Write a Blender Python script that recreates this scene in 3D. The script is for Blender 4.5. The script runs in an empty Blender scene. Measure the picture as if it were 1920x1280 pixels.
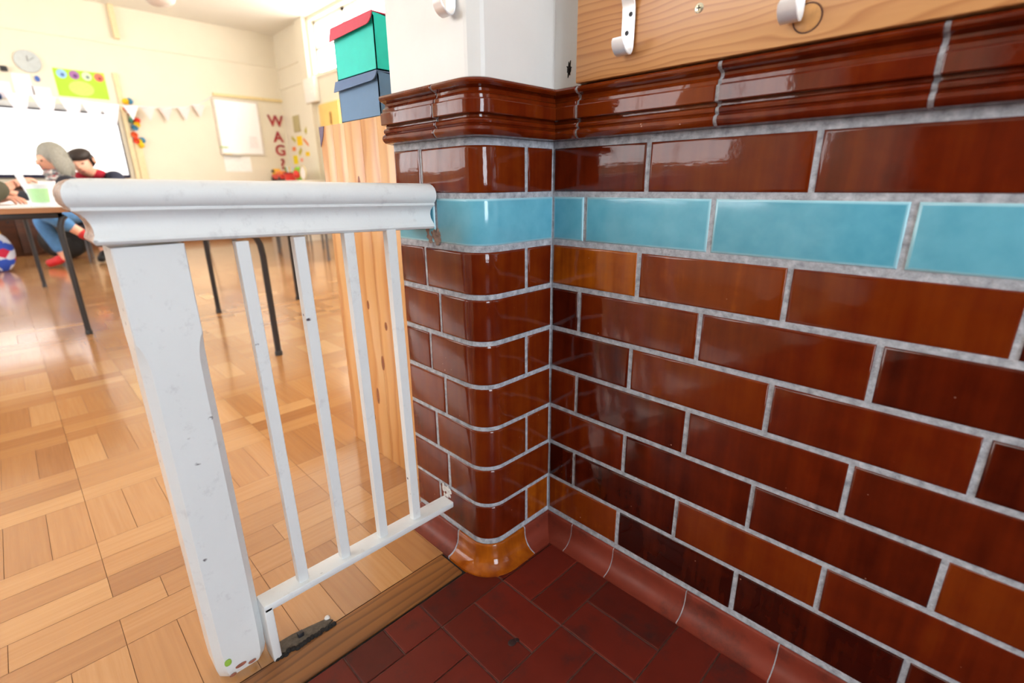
import bpy, bmesh, math, random
from mathutils import Vector, Matrix, noise
C = bpy.context.scene.collection
S = bpy.context.scene
PI = math.pi

# ------------------------------------------------------------------ camera, world, exposure
cd = bpy.data.cameras.new('camera'); cam = bpy.data.objects.new('camera', cd); C.objects.link(cam)
Rv = Vector((0.7084228, 0.70573474, -0.00869552)); Uv = Vector((-0.20868165, 0.22121415, 0.95263648)); Fv = Vector((-0.67423223, 0.67305481, -0.30398704))
M = Matrix.Identity(4)
for i in range(3):
    M[i][0] = Rv[i]; M[i][1] = Uv[i]; M[i][2] = -Fv[i]
M[0][3], M[1][3], M[2][3] = 0.566763, -0.666871, 0.638848
cam.matrix_world = M
cd.sensor_width = 36.0; cd.lens = 926.068 / 1920 * 36.0; cd.clip_start = 0.02
cd.dof.use_dof = True; cd.dof.focus_distance = 0.82; cd.dof.aperture_fstop = 3.2
S.camera = cam
w = bpy.data.worlds.new('world'); S.world = w; w.use_nodes = True
w.node_tree.nodes['Background'].inputs[0].default_value = (0.75, 0.85, 1.0, 1); w.node_tree.nodes['Background'].inputs[1].default_value = 0.3
S.view_settings.view_transform = 'Standard'; S.view_settings.look = 'None'; S.view_settings.gamma = 1.0
S.view_settings.use_curve_mapping = False
S.view_settings.exposure = 0.0
# daylight strengths of the window panes (classroom window wall, classroom opposite side, cloakroom end window) and the ceiling lamps
DAY_FAR, DAY_NEAR, DAY_CLOAK = 8.4, 5.0, 17.5

# ------------------------------------------------------------------ mesh helpers
class MB:
    def __init__(s):
        s.v = []; s.f = []; s.m = []; s.r = []; s.d = []; s.e = {}
    def vert(s, p, e=None):
        s.v.append(tuple(p))
        if e is not None: s.e[len(s.v) - 1] = e
        return len(s.v) - 1
    def face(s, idx, m=0, r=0.5, d=0.0):
        s.f.append(tuple(idx)); s.m.append(m); s.r.append(r); s.d.append(d)
    def quad(s, a, b, c, d_, m=0, r=0.5, d=0.0):
        s.face([s.vert(p) for p in (a, b, c, d_)], m, r, d)
    def box(s, lo, hi, m=0, bev=0.0, r=0.5, d=0.0):
        x0, y0, z0 = lo; x1, y1, z1 = hi
        if bev <= 0:
            rings = [[(x0, y0, z0), (x1, y0, z0), (x1, y1, z0), (x0, y1, z0)], [(x0, y0, z1), (x1, y0, z1), (x1, y1, z1), (x0, y1, z1)]]
            s.loft(rings, m, True, r, d); return
        b = min(bev, (x1 - x0) * .45, (y1 - y0) * .45, (z1 - z0) * .45)
        def ring(z, i):
            k = b * .3
            q = i + b
            return [(x0 + q, y0 + i, z), (x1 - q, y0 + i, z), (x1 - i - k, y0 + i + k, z), (x1 - i, y0 + q, z), (x1 - i, y1 - q, z), (x1 - i - k, y1 - i - k, z),
                    (x1 - q, y1 - i, z), (x0 + q, y1 - i, z), (x0 + i + k, y1 - i - k, z), (x0 + i, y1 - q, z), (x0 + i, y0 + q, z), (x0 + i + k, y0 + i + k, z)]
        s.loft([ring(z0, b), ring(z0 + b * .3, b * .3), ring(z0 + b, 0), ring(z1 - b, 0), ring(z1 - b * .3, b * .3), ring(z1, b)], m, True, r, d)
    def loft(s, rings, m=0, caps=True, r=0.5, d=0.0, closed=True):
        n = len(rings[0]); idx = [[s.vert(p) for p in q] for q in rings]
        for a, b in zip(idx, idx[1:]):
            for i in range(n if closed else n - 1):
                j = (i + 1) % n
                s.face((a[i], a[j], b[j], b[i]), m, r, d)
        if caps and closed:
            s.face(idx[0][::-1], m, r, d); s.face(idx[-1], m, r, d)
    def tube(s, pts, rad, n=10, m=0, caps=True, flat=None):
        pts = [Vector(p) for p in pts]
        rads = rad if isinstance(rad, (list, tuple)) else [rad] * len(pts)
        rings = []; up = None
        for i, p in enumerate(pts):
            t = (pts[min(i + 1, len(pts) - 1)] - pts[max(i - 1, 0)]).normalized()
            if up is None:
                up = Vector((0, 0, 1)) if abs(t.z) < .9 else Vector((1, 0, 0))
            a = t.cross(up).normalized(); b = a.cross(t).normalized(); up = b
            rings.append([p + (a * math.cos(2 * PI * k / n) + b * math.sin(2 * PI * k / n)) * rads[i] for k in range(n)])
        s.loft(rings, m, caps)
    def lathe(s, prof, c=(0, 0, 0), n=24, m=0, caps=True):
        s.loft([[(c[0] + r * math.cos(2 * PI * k / n), c[1] + r * math.sin(2 * PI * k / n), c[2] + z) for k in range(n)] for r, z in prof], m, caps)
    def ell(s, c, rx, ry, rz, n=16, k=10, m=0, rot=None):
        rings = []
        for i in range(1, k):
            t = PI * i / k
            ring = []
            for j in range(n):
                a = 2 * PI * j / n
                p = Vector((rx * math.sin(t) * math.cos(a), ry * math.sin(t) * math.sin(a), -rz * math.cos(t)))
                if rot: p = rot @ p
                ring.append(Vector(c) + p)
            rings.append(ring)
        s.loft(rings, m)
    def build(s, name, mats, parent=None, loc=None, smooth=35, fix=True):
        me = bpy.data.meshes.new(name); me.from_pydata(s.v, [], s.f); me.validate()
        for q in (mats if isinstance(mats, (list, tuple)) else [mats]): me.materials.append(q)
        if len(me.polygons) == len(s.f):
            me.polygons.foreach_set('material_index', s.m)
            a = me.attributes.new('rnd', 'FLOAT', 'FACE'); a.data.foreach_set('value', s.r)
            a = me.attributes.new('dir', 'FLOAT', 'FACE'); a.data.foreach_set('value', s.d)
        if s.e:
            a = me.attributes.new('edge', 'FLOAT', 'POINT')
            for k, v in s.e.items(): a.data[k].value = v
        if fix:
            bm = bmesh.new(); bm.from_mesh(me); bmesh.ops.recalc_face_normals(bm, faces=bm.faces); bm.to_mesh(me); bm.free()
        if smooth:
            me.polygons.foreach_set('use_smooth', [True] * len(me.polygons)); me.set_sharp_from_angle(angle=math.radians(smooth))
        o = bpy.data.objects.new(name, me); C.objects.link(o)
        if parent is not None: o.parent = parent
        if loc is not None: o.location = loc
        return o

def tag(o, label=None, cat=None, group=None, kind=None):
    if label: o['label'] = label
    if cat: o['category'] = cat
    if group: o['group'] = group
    if kind: o['kind'] = kind
    return o
def empty(name, loc, label, cat, group=None, rz=0.0):
    o = bpy.data.objects.new(name, None); C.objects.link(o); o.location = loc; o.rotation_euler = (0, 0, rz); o.empty_display_size = .05
    return tag(o, label, cat, group)
def struct(o): o['kind'] = 'structure'; return o
def dup(root, loc, label, rz=None):
    r = root.copy(); C.objects.link(r); r.location = loc; r['label'] = label
    if rz is not None: r.rotation_euler = (0, 0, rz)
    for ch in list(root.children):
        c = ch.copy(); C.objects.link(c); c.parent = r
        for g in list(ch.children):
            q = g.copy(); C.objects.link(q); q.parent = c
    return r

# ------------------------------------------------------------------ materials
def lin(r, g, b):
    f = lambda c: (c / 255 / 12.92) if c / 255 <= .04045 else ((c / 255 + .055) / 1.055) ** 2.4
    return (f(r), f(g), f(b), 1)
class NT:
    def __init__(s, name):
        s.mat = bpy.data.materials.new(name); s.mat.use_nodes = True; s.t = s.mat.node_tree; s.b = s.t.nodes['Principled BSDF']
    def n(s, typ, **kw):
        q = s.t.nodes.new(typ)
        for k, v in kw.items():
            if k in q.inputs: q.inputs[k].default_value = v
            else: setattr(q, k, v)
        return q
    def l(s, a, b): s.t.links.new(a, b)
    def coord(s, sc=(1, 1, 1)):
        tc = s.n('ShaderNodeTexCoord'); mp = s.n('ShaderNodeMapping'); mp.inputs['Scale'].default_value = sc
        s.l(tc.outputs['Object'], mp.inputs['Vector']); return mp.outputs['Vector']
    def noise(s, sc, det=4, rough=.55, vec=None, dist=0.0):
        q = s.n('ShaderNodeTexNoise'); q.inputs['Scale'].default_value = sc; q.inputs['Detail'].default_value = det
        q.inputs['Roughness'].default_value = rough; q.inputs['Distortion'].default_value = dist
        s.l(vec if vec is not None else s.coord(), q.inputs['Vector']); return q.outputs['Fac']
    def ramp(s, fac, stops, interp='LINEAR'):
        q = s.n('ShaderNodeValToRGB'); q.color_ramp.interpolation = interp
        el = q.color_ramp.elements
        while len(el) < len(stops): el.new(.5)
        for e, (p, c) in zip(el, stops): e.position = p; e.color = c if len(c) == 4 else (*c, 1)
        s.l(fac, q.inputs['Fac']); return q.outputs['Color']
    def mix(s, fac, a, b, typ='MIX'):
        q = s.n('ShaderNodeMix'); q.data_type = 'RGBA'; q.blend_type = typ
        for v, k in ((fac, 0), (a, 6), (b, 7)):
            if hasattr(v, 'is_output') or hasattr(v, 'links'): s.l(v, q.inputs[k])
            else: q.inputs[k].default_value = v
        return q.outputs[2]
    def math(s, op, a, b=None, clamp=False):
        q = s.n('ShaderNodeMath'); q.operation = op; q.use_clamp = clamp
        for v, k in ((a, 0), (b, 1)):
            if v is None: continue
            if hasattr(v, 'links'): s.l(v, q.inputs[k])
            else: q.inputs[k].default_value = v
        return q.outputs[0]
    def attr(s, name):
        q = s.n('ShaderNodeAttribute'); q.attribute_name = name; return q.outputs['Fac']
    def bump(s, h, st=.3, d=.002):
        q = s.n('ShaderNodeBump'); q.inputs['Strength'].default_value = st; q.inputs['Distance'].default_value = d
        s.l(h, q.inputs['Height']); s.l(q.outputs['Normal'], s.b.inputs['Normal']); return q
    def col(s, c):
        if hasattr(c, 'links'): s.l(c, s.b.inputs['Base Color'])
        else: s.b.inputs['Base Color'].default_value = c
    def set(s, **kw):
        for k, v in kw.items():
            i = s.b.inputs[k.replace('_', ' ')]
            if hasattr(v, 'links'): s.l(v, i)
            else: i.default_value = v
        return s.mat
GREY = lambda v: (v, v, v, 1)
def plain(name, c, rough=.5, var=.06, sc=30, metal=0.0, bump=0.0, spec=.5):
    t = NT(name); f = t.noise(sc)
    lo = tuple(max(0, x * (1 - var)) for x in c[:3]) + (1,); hi = tuple(min(1, x * (1 + var)) for x in c[:3]) + (1,)
    t.col(t.ramp(f, [(.3, lo), (.7, hi)]))
    if bump: t.bump(f, bump, .001)
    return t.set(Roughness=rough, Metallic=metal, Specular_IOR_Level=spec)

def glaze_brown(name='brown_glaze', mold=False):
    t = NT(name)
    r = t.attr('rnd')
    streak = t.noise(1, 3, .6, t.coord((38, 38, 3)))
    blot = t.noise(26, 3)
    f = t.math('ADD', r, t.math('MULTIPLY', t.math('SUBTRACT', streak, .5), .55))
    f = t.math('ADD', f, t.math('MULTIPLY', t.math('SUBTRACT', blot, .5), .3), True)
    c = t.ramp(f, [(0, (.026, .0022, .0010)), (.35, (.112, .0115, .0020)), (.65, (.185, .030, .0030)), (1, (.46, .120, .006))])
    pits = t.n('ShaderNodeTexVoronoi'); pits.inputs['Scale'].default_value = 75; t.l(t.coord(), pits.inputs['Vector'])
    pm = t.ramp(pits.outputs['Distance'], [(.05, GREY(1)), (.09, GREY(0))])
    pn = t.ramp(t.noise(22, 2), [(.60, GREY(0)), (.66, GREY(1))])
    c = t.mix(t.math('MULTIPLY', pm, pn), c, lin(190, 140, 120))
    t.col(c)
    peel = t.noise(190 if not mold else 120, 2); wav = t.noise(24, 2)
    rip = t.noise(1, 2, .5, t.coord((14, 14, 150)))
    h = t.math('ADD', t.math('ADD', t.math('MULTIPLY', peel, .16), wav), t.math('MULTIPLY', rip, .22))
    t.bump(h, .10 if not mold else .16, .004)
    return t.set(Roughness=.075, Specular_IOR_Level=.40)
def glaze_blue():
    t = NT('turquoise_glaze'); e = t.attr('edge'); r = t.attr('rnd')
    n1 = t.noise(30, 3); f = t.math('ADD', t.math('MULTIPLY', n1, .6), t.math('MULTIPLY', r, .4))
    c = t.ramp(f, [(.25, lin(82, 158, 182)), (.75, lin(116, 186, 206))])
    g = t.ramp(t.noise(14, 2), [(.35, GREY(0)), (.7, GREY(.5))])
    c = t.mix(t.math('MULTIPLY', e, 1.0), lin(168, 214, 226), c)
    t.col(c); t.bump(t.noise(26, 2), .08, .004)
    return t.set(Roughness=.12)
def mortar():
    t = NT('grey_mortar'); n1 = t.noise(90, 6, .65); n2 = t.noise(500, 3)
    t.col(t.ramp(n1, [(.3, lin(126, 128, 134)), (.55, lin(174, 177, 184)), (.75, lin(204, 205, 210))]))
    t.bump(t.math('ADD', n1, t.math('MULTIPLY', n2, .4)), .7, .003)
    return t.set(Roughness=.85)
def quarry(name, base):
    t = NT(name); r = t.attr('rnd'); n1 = t.noise(35, 5); n2 = t.noise(9, 3)
    f = t.math('ADD', t.math('MULTIPLY', r, .6), t.math('MULTIPLY', n1, .4))
    c = t.ramp(f, [(.2, tuple(x * .62 for x in base)), (.5, base), (.85, tuple(min(1, x * 1.35) for x in base))])
    d = t.ramp(t.noise(16, 6, .7), [(.52, GREY(0)), (.72, GREY(.62))])
    c = t.mix(d, c, (.020, .013, .012, 1))
    t.col(c); t.bump(n1, .12, .002)
    return t.set(Roughness=t.ramp(n2, [(.3, GREY(.32)), (.7, GREY(.50))]), Specular_IOR_Level=.28)
def paint(name, c, chips=True, rough=.28):
    t = NT(name); n1 = t.noise(16, 4)
    col = t.ramp(n1, [(.3, tuple(x * .965 for x in c[:3]) + (1,)), (.7, c)])
    if chips:
        v = t.n('ShaderNodeTexVoronoi'); v.inputs['Scale'].default_value = 46; t.l(t.coord((1, .55, 1)), v.inputs['Vector'])
        m = t.ramp(v.outputs['Distance'], [(.07, GREY(1)), (.13, GREY(0))])
        k = t.ramp(t.noise(9, 5, .7), [(.54, GREY(0)), (.56, GREY(1))])
        col = t.mix(t.math('MULTIPLY', m, k), col, lin(70, 58, 66))
        sm = t.ramp(t.noise(40, 5, .7), [(.58, GREY(0)), (.74, GREY(.28))])
        col = t.mix(sm, col, lin(150, 146, 150))
    t.col(col); t.bump(t.math('ADD', t.noise(60, 3), t.math('MULTIPLY', t.noise(300, 2), .2)), .09, .003)
    return t.set(Roughness=rough)
def worn_end():
    t = NT('worn_painted_end'); n1 = t.noise(1, 5, .65, t.coord((60, 300, 90)))
    wear = t.ramp(t.noise(55, 5, .7), [(.36, GREY(0)), (.46, GREY(1))])
    wood = t.ramp(n1, [(.3, lin(98, 62, 48)), (.55, lin(165, 128, 105)), (.75, lin(196, 168, 150))])
    t.col(t.mix(wear, lin(214, 214, 218), wood)); t.bump(n1, .3, .002)
    return t.set(Roughness=.5)
def wood_pine(name, a, b, c, axis='z', ring=60.0, rough=.3, knot=None):
    """long-grain softwood; axis = grain direction; knot = (x, z) of a knot the grain flows round (object space)"""
    t = NT(name); tc = t.n('ShaderNodeTexCoord'); sep = t.n('ShaderNodeSeparateXYZ'); t.l(tc.outputs['Object'], sep.inputs[0])
    long_, cross = {'z': ('Z', 'X'), 'x': ('X', 'Z'), 'y': ('Y', 'X')}[axis]
    L = sep.outputs[long_]; X = sep.outputs[cross]; other = sep.outputs['Y' if axis != 'y' else 'Z']
    cmb = t.n('ShaderNodeCombineXYZ'); t.l(t.math('MULTIPLY', L, 2.2), cmb.inputs[0]); t.l(t.math('MULTIPLY', X, 9.0), cmb.inputs[1]); t.l(t.math('MULTIPLY', other, 9.0), cmb.inputs[2])
    warp = t.noise(1.3, 2, .5, cmb.outputs[0])
    u = t.math('ADD', X, t.math('MULTIPLY', t.math('SUBTRACT', warp, .5), .075))
    if knot:
        dx = t.math('SUBTRACT', L, knot[0]); dz = t.math('SUBTRACT', X, knot[1])
        d2 = t.math('ADD', t.math('MULTIPLY', t.math('MULTIPLY', dx, dx), .22), t.math('MULTIPLY', dz, dz))
        g = t.math('DIVIDE', .00022, t.math('ADD', d2, .00022))
        u = t.math('ADD', u, t.math('MULTIPLY', t.math('MULTIPLY', g, dz), -.75))
    ringv = t.math('FRACT', t.math('MULTIPLY', u, ring))
    prof = t.ramp(ringv, [(0, GREY(0)), (.55, GREY(.25)), (.86, GREY(1)), (1, GREY(.05))])
    cm2 = t.n('ShaderNodeCombineXYZ'); t.l(t.math('MULTIPLY', L, 6.0), cm2.inputs[0]); t.l(t.math('MULTIPLY', X, 160.0), cm2.inputs[1]); t.l(t.math('MULTIPLY', other, 160.0), cm2.inputs[2])
    fine = t.noise(1, 3, .6, cm2.outputs[0])
    broad = t.noise(1, 2, .5, cmb.outputs[0])
    col = t.mix(t.math('MULTIPLY', prof, t.math('ADD', .35, t.math('MULTIPLY', broad, .55))), t.ramp(broad, [(.35, a), (.65, b)]), c)
    col = t.mix(t.math('MULTIPLY', fine, .22), col, c)
    t.col(col); t.bump(fine, .05, .001)
    return t.set(Roughness=rough)
def parquet():
    t = NT('oak_parquet'); r = t.attr('rnd'); d = t.attr('dir')
    gx = t.noise(1, 4, .6, t.coord((5, 130, 5))); gy = t.noise(1, 4, .6, t.coord((130, 5, 5)))
    g = t.mix(d, gx, gy)
    bw = t.n('ShaderNodeRGBToBW'); t.l(g, bw.inputs[0])
    f = t.math('ADD', t.math('MULTIPLY', r, .6), t.math('MULTIPLY', bw.outputs[0], .4))
    c = t.ramp(f, [(.1, lin(150, 98, 54)), (.5, lin(177, 125, 74)), (.9, lin(200, 154, 102))])
    t.set(Coat_Weight=.55, Coat_Roughness=.11)
    t.col(c); t.bump(bw.outputs[0], .04, .001)
    return t.set(Roughness=t.ramp(t.noise(6, 4), [(.3, GREY(.20)), (.7, GREY(.25))]), Specular_IOR_Level=.6)
def emit(name, c, st):
    t = NT(name); t.set(Emission_Color=c, Emission_Strength=st, Base_Color=c, Roughness=.1); return t.mat

BROWN = glaze_brown(); BROWN_M = glaze_brown('brown_moulding_glaze', True); BLUE = glaze_blue(); MORTAR = mortar()
QUARRY = quarry('red_quarry_tile', (.112, .0120, .0062, 1)); COVE = quarry('terracotta_cove', (.185, .030, .016, 1))
GROUT = plain('dark_grout', lin(92, 66, 58), .9, .3, 120)
WHITE = paint('white_gloss_paint', lin(226, 228, 228)); PLASTER = paint('white_wall_paint', lin(228, 226, 222), False, .35)
CREAM = plain('cream_wall_paint', lin(230, 221, 200), .6, .02, 4); CEIL = plain('white_ceiling_paint', lin(240, 236, 226), .8, .02, 3)
WORN = worn_end()
CABP = wood_pine('pine_panel', lin(234, 190, 134), lin(220, 164, 100), lin(190, 116, 54), 'z', 22, .28)
BOARD = wood_pine('pine_board', lin(226, 172, 114), lin(214, 154, 94), lin(172, 104, 54), 'x', 130, .3, (.366, .803))
PLUG = plain('knot_plug_wood', lin(205, 150, 92), .4, .15, 90)
STRIP = wood_pine('oak_threshold', lin(160, 104, 50), lin(130, 78, 34), lin(78, 44, 20), 'y', 55, .4)
PARQ = parquet(); DARKGAP = plain('parquet_gap', lin(112, 70, 36), .8, .2)
SATIN = plain('satin_aluminium', (.86, .86, .88, 1), .32, .03, 60, .35)
SCREWD = plain('dark_screw_head', (.02, .02, .03, 1), .4, .2, 300); BRASS = plain('zinc_screw_head', (.80, .78, .62, 1), .25, .05, 80, .8)
BLACKM = plain('black_metal', (.018, .018, .022, 1), .4, .1); GREYM = plain('grey_metal', (.10, .10, .11, 1), .4, .1)
DARK = plain('dark_recess', (.012, .010, .009, 1), .9, .3)

# ------------------------------------------------------------------ brick surfaces along a path
def straight(a, dirv, nrm):
    a = Vector(a); dirv = Vector(dirv); nrm = Vector(nrm)
    return lambda s: (a + dirv * s, nrm)
def pier_path(r):
    x0, dep = -.215, .168
    l1 = (-r) - x0; arc = r * PI / 2; l2 = dep - r
    def f(s):
        if s < l1: return Vector((x0 + s, -dep, 0)), Vector((0, -1, 0))
        if s < l1 + arc:
            a = (s - l1) / r
            n = Vector((math.sin(a), -math.cos(a), 0)); return Vector((-r, -dep + r, 0)) + n * r, n
        return Vector((0, -dep + r + (s - l1 - arc), 0)), Vector((1, 0, 0))
    return f, l1, arc, l1 + arc + l2
def brick(mb, path, s0, s1, z0, z1, m, rnd, rg, arc=None, tilt=.0014, out=.0016, back=.0030):
    """a pillowed glazed brick face over s0..s1 along the path"""
    def stops(i):
        a, b = s0 + i, s1 - i
        q = [a, b]
        if arc:
            for k in range(11):
                t = arc[0] + (arc[1] - arc[0]) * k / 10
                if a + .0005 < t < b - .0005: q.append(t)
        return sorted(q)
    ta, tb = rg.uniform(-tilt, tilt), rg.uniform(-tilt, tilt)
    lv = [(0.0, -back, 0.0), (.0004, -.0002, 0.0), (.0016, out * .72, .15), (.0042, out, 1.0)]
    rings = []
    base = stops(.0042)
    for ins, off, ed in lv:
        st = [s0 + ins] + base[1:-1] + [s1 - ins]
        def pt(s, z):
            p, n = path(s)
            k = off + ((ta * ((s - s0) / (s1 - s0) - .5) + tb * ((z - z0) / (z1 - z0) - .5)) if ed > 0 else 0)
            p = p + n * k
            return (p.x, p.y, z)
        ring = [mb.vert(pt(s, z0 + ins), ed) for s in st] + [mb.vert(pt(s, z1 - ins), ed) for s in reversed(st)]
        rings.append(ring)
    for a, b in zip(rings, rings[1:]):
        n = len(a)
        for i in range(n):
            j = (i + 1) % n
            mb.face((a[i], a[j], b[j], b[i]), m, rnd)
    n = len(rings[-1]) // 2; q = rings[-1]
    for i in range(n - 1): mb.face((q[i], q[i + 1], q[2 * n - 2 - i], q[2 * n - 1 - i]), m, rnd)

H = {-1: .7004, 0: .6218, 1: .5425, 2: .4661, 3: .3883, 4: .3115, 5: .2331, 6: .1548, 7: .0781, 8: 0.0}
TH = {-1: .0140, 0: .0078, 1: .0094, 2: .0078, 3: .0072, 4: .0070, 5: .0068, 6: .0066, 7: .0062, 8: .0090}
VJ = .0058
JX = {0: [.177, .391], 1: [.069, .278, .489], 2: [.173, .383, .592], 3: [.064, .277, .487], 4: [.170, .383, .592], 5: [.0635, .274, .486], 6: [.169, .380, .589], 7: [.063, .272, .481], 8: [.166, .376, .584]}
OV = {(0, 0): .30, (0, 1): .42, (0, 2): .34, (2, 0): .80, (2, 1): .60, (2, 2): .48, (3, 0): .12, (3, 1): .42, (3, 2): .38, (3, 3): .20, (4, 0): .20, (4, 1): .50, (4, 2): .34, (5, 0): .40, (5, 1): .22, (5, 2): .30,
      (5, 3): .26, (6, 0): .36, (6, 1): .20, (6, 2): .22, (6, 3): .52, (7, 0): .02, (7, 1): .12, (7, 2): .50, (7, 3): .32, (8, 0): .62, (8, 1): .04, (8, 2): .06, (8, 3): .10, (4, 3): .16}
rg = random.Random(7)
WALL_X1 = 2.8
mb = MB()
pw = straight((0, 0, 0), (1, 0, 0), (0, -1, 0))
for row in range(9):
    z0 = H[row] + TH[row] / 2; z1 = H[row - 1] - TH[row - 1] / 2
    js = list(JX[row])
    while js[-1] < WALL_X1 - .2: js.append(js[-1] + .2103)
    js = [.0005] + js + [WALL_X1]
    for i in range(len(js) - 1):
        a = js[i] + (VJ / 2); b = js[i + 1] - VJ / 2
        brick(mb, pw, a + rg.uniform(-.0006, .0006), b + rg.uniform(-.0006, .0006), z0, z1, 1 if row == 1 else 0, OV.get((row, i), rg.uniform(.05, .5)), rg)
# mortar bed behind (slightly recessed), wall body and plaster over the capping are separate shapes of the same wall
n0 = len(mb.v)
g = 90
for i in range(g):
    xa, xb = WALL_X1 * i / g, WALL_X1 * (i + 1) / g
    mb.quad((xa, .0002, -.006), (xb, .0002, -.006), (xb, .0002, .704), (xa, .0002, .704), 2)
mb.box((-.02, .003, -.055), (WALL_X1, .25, .785), 2)
wall_right = struct(mb.build('wall_right', [BROWN, BLUE, MORTAR], smooth=50))
mb = MB(); mb.box((-.01, .0012, .776), (WALL_X1, .25, 2.6), 0)
up = mb.build('upper_plaster', PLASTER, wall_right)

# pier
RC = .040
pp, L1, ARC, LT = pier_path(RC)
SX = lambda x: x + .215
SY = lambda y: L1 + ARC + (y + .168 - RC)
mb = MB()
FJ = {0: -.138, 1: -.105, 2: -.140, 3: -.106, 4: -.141, 5: -.104, 6: -.137, 7: -.106, 8: -.139}
OVP = {0: (.42, .46, .36), 2: (.36, .44, .40), 3: (.46, .42), 4: (.36, .44, .42), 5: (.50, .46), 6: (.34, .46, .50), 7: (.34, .40), 8: (.36, .30, .70), 1: (.4, .6)}
for row in range(9):
    z0 = H[row] + TH[row] / 2; z1 = H[row - 1] - TH[row - 1] / 2
    if row % 2 == 0: cuts = [0, SX(FJ[row]), SY(-.0655), LT - .0035]
    else: cuts = [0, SX(FJ[row]), LT - .0015]
    for i in range(len(cuts) - 1):
        a = cuts[i] + (VJ / 2 if i else 0); b = cuts[i + 1] - (VJ / 2 if i < len(cuts) - 2 else 0)
        brick(mb, pp, a, b, z0, z1, 1 if row == 1 else 0, OVP[row][i], rg, (L1, L1 + ARC))
K = 40
ring = lambda z, off: [tuple((pp(LT * k / K)[0] - pp(LT * k / K)[1] * off)[:2]) + (z,) for k in range(K + 1)]
mb.loft([ring(-.006, .0002), ring(.704, .0002)], 2, False, closed=False)
core = [(-.2145, -.1640), (-.04, -.1640), (-.014, -.150), (-.004, -.128), (-.004, .20), (-.2145, .20)]
mb.loft([[(x, y, -.055) for x, y in core], [(x, y, .78) for x, y in core]], 2)
wall_pier = struct(mb.build('wall_pier', [BROWN, BLUE, MORTAR], smooth=50))
mb = MB()
pl = [(-.213, -.166), (-.024, -.166), (-.0185, -.1645), (-.0045, -.1525), (-.002, -.147), (-.002, .20), (-.213, .20)]
mb.loft([[(x, y, .774) for x, y in pl], [(x, y, 2.6) for x, y in pl]], 0)
pu = mb.build('upper_plaster', PLASTER, wall_pier, smooth=None)
mb = MB()                                   # the black scuff on the painted strip beside the coat board
p = (.028, .0008, .806)
mb.ell(p, .0042, .0009, .0060, 12, 8)
for a, ln in ((.3, .009), (1.2, .013), (1.75, .011), (2.6, .010), (3.6, .008), (4.4, .012), (5.1, .009), (5.8, .007)): mb.tube([p, (p[0] + .55 * ln * math.cos(a), p[1], p[2] + ln * math.sin(a))], [.0022, .0005], 6)
mb.build('black_scuff', DARK, wall_right)

SM = plain('brown_mortar_smear', lin(140, 118, 106), .8, .35, 160, 0, .5)
mb = MB(); rs = random.Random(11)
for k in range(26):
    x, z = -.098 - rs.uniform(0, .030) , .5475 + rs.uniform(-.002, .020) - .0
    mb.ell((x, -.1694, z), rs.uniform(.003, .008), .0008, rs.uniform(.003, .007), 10, 6)
mb.build('mortar_smear', SM, wall_pier)
mb = MB()
for k in range(22): mb.ell((-.113 + rs.uniform(-.014, .008), -.1696, .060 + rs.uniform(-.006, .016)), rs.uniform(.003, .006), .0011, rs.uniform(.003, .006), 10, 6)
mb.build('mortar_dab', plain('pale_mortar_dab', lin(196, 190, 186), .85, .3, 200, 0, .5), wall_pier)

# capping moulding (trim) and cove skirting
PROF = [(.002, .7035), (.008, .7035), (.0160, .7050), (.0200, .7085), (.0212, .7120), (.0200, .7160), (.0165, .7182), (.0148, .7188), (.0152, .7196), (.0172, .7212), (.0176, .7240), (.0164, .7264), (.0135, .7276), (.0118, .7284), (.0116, .7318), (.0206, .7326), (.0214, .7336), (.0214, .7498), (.0206, .7510), (.0176, .7516), (.0170, .7524), (.0168, .7566), (.0160, .7574), (.0128, .7590), (.0112, .7618), (.0116, .7650), (.0150, .7668), (.0196, .7682), (.0222, .7710), (.0226, .7732), (.0206, .7762), (.0160, .7780), (.0100, .7785), (-.004, .7786)]
def mould(mb, path, s0, s1, prof, m=0, rnd=.4, arc=None, bev=.0012, steps=2):
    st = sorted(set([s0, s0 + bev * .4, s0 + bev * 1.6, s1 - bev * 1.6, s1 - bev * .4, s1] + ([arc[0] + (arc[1] - arc[0]) * k / 12 for k in range(13) if s0 + bev * 2 < arc[0] + (arc[1] - arc[0]) * k / 12 < s1 - bev * 2] if arc else [])))
    rings = []
    for s in st:
        e = min(s - s0, s1 - s); off = bev if e < bev * .2 else (bev * .3 if e < bev * .8 else 0)
        p, n = path(s)
        rings.append([((p + n * (q - off)).x, (p + n * (q - off)).y, z) for q, z in prof])
    mb.loft(rings, m, False, rnd, closed=False)
    for rr, sv in ((rings[0], st[0]), (rings[-1], st[-1])):
        p, n = path(sv); bk = p - n * .006
        mb.face([mb.vert(q) for q in rr] + [mb.vert((bk.x, bk.y, prof[-1][1])), mb.vert((bk.x, bk.y, prof[0][1]))], m, rnd)
mb = MB(); jm = [.0, .060, .2755, .4845, .695, .905, 1.115, 1.325, 1.6, 2.0, 2.4, WALL_X1]
for i in range(len(jm) - 1):
    mould(mb, pw, jm[i] + .0024, jm[i + 1] - .0024, PROF, 0, rg.uniform(.30, .55))
mould(mb, pw, -.01, WALL_X1, [(q - .0022, z) for q, z in PROF], 1)
struct(mb.build('trim_1', [BROWN_M, MORTAR], smooth=30))
mb = MB()
pm_, l1m, arcm, ltm = pier_path(.016)
cuts = [-.0, l1m - .058, ltm - .001]
for i in range(2): mould(mb, pm_, cuts[i] + (.002 if i else 0), cuts[i + 1] - .002, PROF, 0, (.36, .42)[i], (l1m, l1m + arcm))
mould(mb, pm_, 0.003, ltm, [(q - .0022, z) for q, z in PROF], 1, .5, (l1m, l1m + arcm))
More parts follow.
